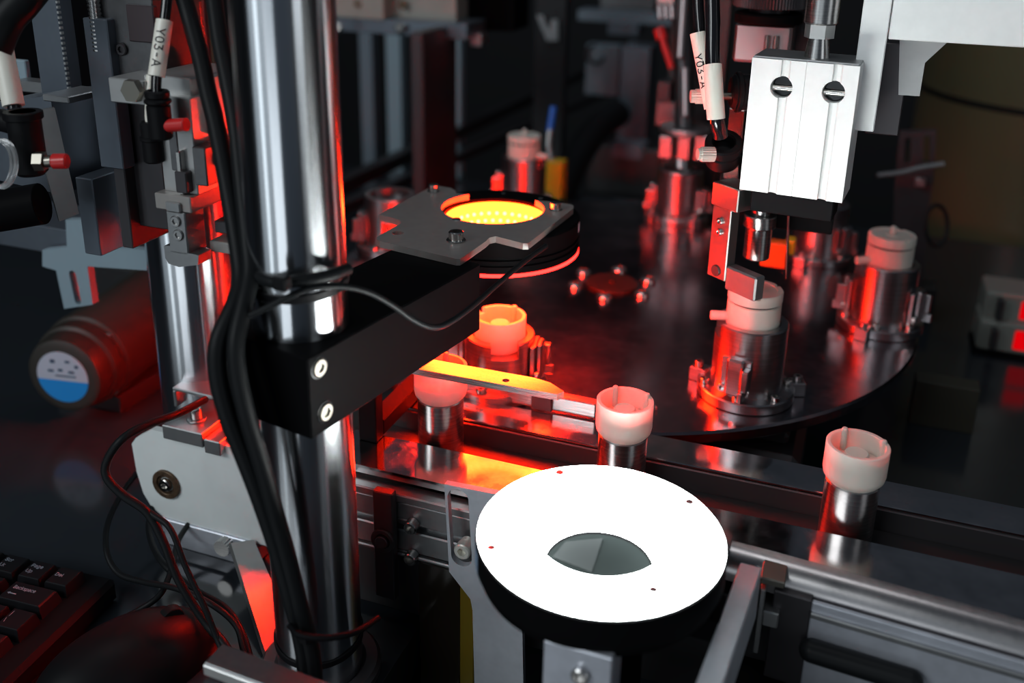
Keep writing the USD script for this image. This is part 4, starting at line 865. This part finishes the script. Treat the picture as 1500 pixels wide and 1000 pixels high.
t.add('fins', join(*[bbox(668 + 9 * k, 671 + 9 * k, -60, 46, 1.215, 0.05, 0.0005) for k in range(10)]), 'black_anod'); stage.GetPrimAtPath('/World/finned_motor/fins').SetCustomDataByKey('kind', 'stuff')
t = Thing('red_column', 'dull reddish square column left of the back of the turntable', 'column', PD(625, 300, 1.2))
y = PD(608, 170, 1.15)[1]; p, q = PY(602, 170, y), PY(620, 170, y)
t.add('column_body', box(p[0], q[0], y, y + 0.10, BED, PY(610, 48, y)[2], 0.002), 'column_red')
for i, (x0, x1, y0, y1, Z, mt) in enumerate(((528, 546, 48, 215, 1.7, 'backdrop_blue'), (563, 584, 48, 212, 1.6, 'backdrop_cyan'), (656, 674, 54, 150, 1.7, 'backdrop_cyan'))):
    y = PD((x0 + x1) / 2, 130, Z)[1]; p, q = PY(x0, 130, y), PY(x1, 130, y)
    single('window_bar', box(p[0], q[0], max(y, 0.66), max(y, 0.66) + 0.02, 0, PY(x0, y0 - 20, y)[2]), mt, ['dim upright bar left of the bright one behind the beam', 'pale upright bar in the window behind the chrome post', 'pale upright bar right of the red column'][i], 'upright bar')
for i, (a, b, r) in enumerate((((440, 300, 1.25), (880, 95, 2.6), 0.010), ((470, 318, 1.2), (900, 130, 2.5), 0.007))):
    single('enclosure_rail', bar(PD(*a), PD(*b), 2 * r, 2 * r), 'dark_metal' if i else 'dark_frame', ['upper dark enclosure rail running back behind the turntable', 'lower dark enclosure rail running back behind the turntable'][i], 'rail')
t = Thing('back_machine', 'blue grey machine unit with a square panel far behind the turntable', 'machine', PD(900, 280, 1.7))
t.add('column', bbox(904, 946, 68, 300, 1.65, 0.06), 'steel_blue')
pn = t.add('panel', bbox(858, 905, 66, 140, 1.68, 0.03), 'backdrop_cyan')
t.add('port', along(ring(0.012, 0.018, 0, 0.004), PD(872, 80, 1.675), -FWD), 'dark_frame', parent=pn)
t.add('top_beam', bbox(846, 985, 18, 34, 1.7, 0.05), 'backdrop_blue'); t.add('top_box', bbox(890, 935, 34, 52, 1.7, 0.05), 'steel_blue')
t.add('upper_case', bbox(880, 960, -40, 16, 1.75, 0.05), 'anodised_grey')
t.add('base', bbox(860, 965, 216, 285, 1.62, 0.10), 'anodised_grey'); t.add('base_top', bbox(895, 940, 212, 232, 1.60, 0.05), 'backdrop_blue')
t.add('plinth', (lambda p: box(p[0] - 0.06, p[0] + 0.06, max(p[1], 0.64), max(p[1], 0.64) + 0.1, 0, p[2] + 0.02))(PD(912, 285, 1.64)), 'dark_frame')
single('corrugated_hose', tube([PD(*q) for q in ((812, 300, 1.34), (840, 240, 1.45), (870, 195, 1.52), (905, 165, 1.58))], 0.022, 16), 'black_rubber', 'black hose arching behind the turntable beside the blue grey machine', 'hose')
p = [PD(x, y, 1.5) for x, y in ((786, 22), (796, 22), (803, 46), (810, 28), (820, 28), (816, 60), (798, 60))]
single('v_bracket', vprism(Polygon([(v[0], v[2]) for v in p]), p[0][1], p[0][1] + 0.008), 'alu_grey', 'small grey V-shaped bracket in the dark at the top centre', 'bracket')
single('v_bracket_stay', box(p[0][0] - 0.005, p[4][0] + 0.01, p[0][1] + 0.008, p[0][1] + 0.03, 0 if p[0][1] > 0.6 else BED, 1.6), 'room_dark', 'black upright stay behind the V-shaped bracket', 'stay')
t = Thing('sensor_connector', 'yellow connector with a grey lead and blue top beside the back cup', 'connector', PD(812, 275, 1.15))
t.add('stand', (lambda p: box(p[0] - 0.008, p[0] + 0.008, p[1] + 0.004, p[1] + 0.016, BED, p[2] + 0.005))(PD(811, 300, 1.15)), 'dark_frame'); t.add('yellow_body', bbox(799, 823, 237, 300, 1.15, 0.02), 'yellow_plastic'); t.add('lead', tube([PD(810, 240, 1.155), PD(804, 215, 1.155), PD(806, 190, 1.155)], 0.0045), 'alu_grey'); t.add('blue_tip', rod(PD(805, 194, 1.155), PD(811, 156, 1.155), 0.0042), 'blue_plastic')
# press station at the far side
q = FX[5]
t = Thing('press_station', 'reddish steel press head with rod and square jaws at the turntable far side', 'press', (q[0], q[1], 1.06))
zc = PD(1003, 215, 1.0)[2]
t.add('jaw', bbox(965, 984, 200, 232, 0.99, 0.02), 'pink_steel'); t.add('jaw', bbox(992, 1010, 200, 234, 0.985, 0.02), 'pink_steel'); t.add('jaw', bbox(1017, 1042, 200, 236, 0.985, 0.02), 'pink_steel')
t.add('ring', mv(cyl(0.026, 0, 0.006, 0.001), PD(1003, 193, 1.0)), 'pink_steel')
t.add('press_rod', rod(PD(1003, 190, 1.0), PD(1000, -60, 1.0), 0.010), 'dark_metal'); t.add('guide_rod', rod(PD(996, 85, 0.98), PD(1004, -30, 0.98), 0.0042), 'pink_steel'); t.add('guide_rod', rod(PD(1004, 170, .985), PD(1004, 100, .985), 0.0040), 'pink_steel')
t.add('punch', rod(PD(999, 232, 1.0), PD(998, 248, 1.0), 0.009), 'fixture_steel')
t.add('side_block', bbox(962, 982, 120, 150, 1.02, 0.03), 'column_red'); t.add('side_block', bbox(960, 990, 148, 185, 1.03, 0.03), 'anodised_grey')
t.add('top_box', bbox(962, 992, -30, 7, 1.0, 0.03), 'alu_light'); 
for k in range(3): t.add('wire_stub', rod(PD(966 + 9 * k, 8, 1.0), PD(967 + 9 * k, 28, 1.0), 0.003), 'pink_steel')
t.add('red_lead', tube([PD(967, 40, .99), PD(974, 70, .99), PD(984, 100, .99)], 0.0035), 'red_plastic'); t.add('red_plug', rod(PD(965, 42, .99), PD(970, 58, .99), 0.006), 'red_plastic')
t.add('mast', box(q[0] - 0.03, q[0] + 0.03, q[1] + 0.045, q[1] + 0.07, BED, 1.5), 'dark_frame')
# orange / yellow sensor behind the gripper
t = Thing('photo_sensor', 'orange and yellow sensor behind the front gripper', 'sensor', PD(1135, 395, 0.80))
t.add('orange_body', bbox(1114, 1152, 356, 392, 0.80, 0.012), 'orange_plastic'); t.add('yellow_body', bbox(1150, 1164, 352, 374, 0.80, 0.012), 'yellow_plastic')
# bracket tower behind the right fixture
t = Thing('bracket_tower', 'dark slotted bracket tower with a bent strip behind the right fixture', 'bracket', PD(1340, 330, 1.0))
y = PD(1340, 260, 1.0)[1]
pg = Polygon([(v[0], v[2]) for v in [PY(x, yy, y) for x, yy in ((1318, 192), (1372, 190), (1368, 260), (1358, 330), (1350, 420), (1306, 420), (1310, 280))]])
for x, a_, b_ in ((1330, 205, 235), (1358, 203, 235)):
    pg = pg.difference(LineString([(v[0], v[2]) for v in (PY(x, a_, y), PY(x - 1, b_, y))]).buffer(0.003))
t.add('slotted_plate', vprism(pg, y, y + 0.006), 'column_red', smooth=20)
t.add('strip', tube([PD(1285, 257, .97), PD(1322, 252, .97), PD(1345, 246, .97), PD(1382, 240, .97)], 0.0028, 8), 'alu_grey')
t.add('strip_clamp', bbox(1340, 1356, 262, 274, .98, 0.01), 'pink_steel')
t.add('plate_foot', (lambda p: box(p[0] - 0.03, p[0] + 0.03, y, y + 0.03, BED, p[2]))(PY(1328, 418, y)), 'dark_frame')
cp = [PD(1372 + 16 * math.cos(x), 330 + 30 * math.sin(x), .98) for x in np.linspace(0, 2 * PI, 21)]
single('cable', tube(cp, 0.0022, 10, 3), 'black_rubber', 'black cable loop hanging behind the right fixture', 'cable')
# olive barrel
c = PD(1545, 250, 1.42); rb = 0.20; zb0 = PD(1545, 395, 1.42)[2]
t = Thing('olive_drum', 'large olive drum with a thin dark band at the right edge', 'drum', (c[0], c[1], zb0))
t.add('drum_wall', mv(cyl(rb, zb0, zb0 + 0.55, 0.006, 96), (c[0], c[1], 0)), 'barrel')
zb1 = PD(1420, 165, 1.24)[2]; t.add('band', mv(ring(rb - 0.001, rb + 0.0015, zb1 - 0.004, zb1 + 0.004), (c[0], c[1], 0)), 'black_rubber')
t.add('base', mv(cyl(rb - 0.01, 0.0, zb0, 0.004, 64), (c[0], c[1], 0)), 'black_anod')
# digital modules
t = Thing('display_module', 'pair of grey control modules with red digital displays at the right edge', 'control module', PD(1470, 525, 0.95))
for j, (x0, x1, y0, y1) in enumerate(((1440, 1560, 434, 476), (1431, 1556, 477, 520))):
    u_ = t.add('module', bbox(x0, x1, y0, y1, 0.95, 0.05, 0.002), 'module_grey')
    t.add('recess', bbox(x0 + 20, x0 + 30, y0 + 6, y1 - 6, 0.947, 0.01), 'dark_frame', parent=u_)
    t.add('display', bbox(x0 + 54, x0 + 90, y0 + 10, y1 - 5, 0.947, 0.006), 'display_red', parent=u_, label='red lit digital display')
p = PD(1490, 522, 0.95); t.add('stand', box(p[0] - 0.04, p[0] + 0.10, p[1] + 0.0, p[1] + 0.05, BED, p[2] - 0.001), 'black_anod')
a = PD(1365, 640, 0.83); single('drum_leg', box(a[0] - 0.02, a[0] + 0.03, a[1], a[1] + 0.02, BED, a[2] + 0.05), 'olive_dark', 'dim olive upright plate under the right side of the turntable', 'plate')
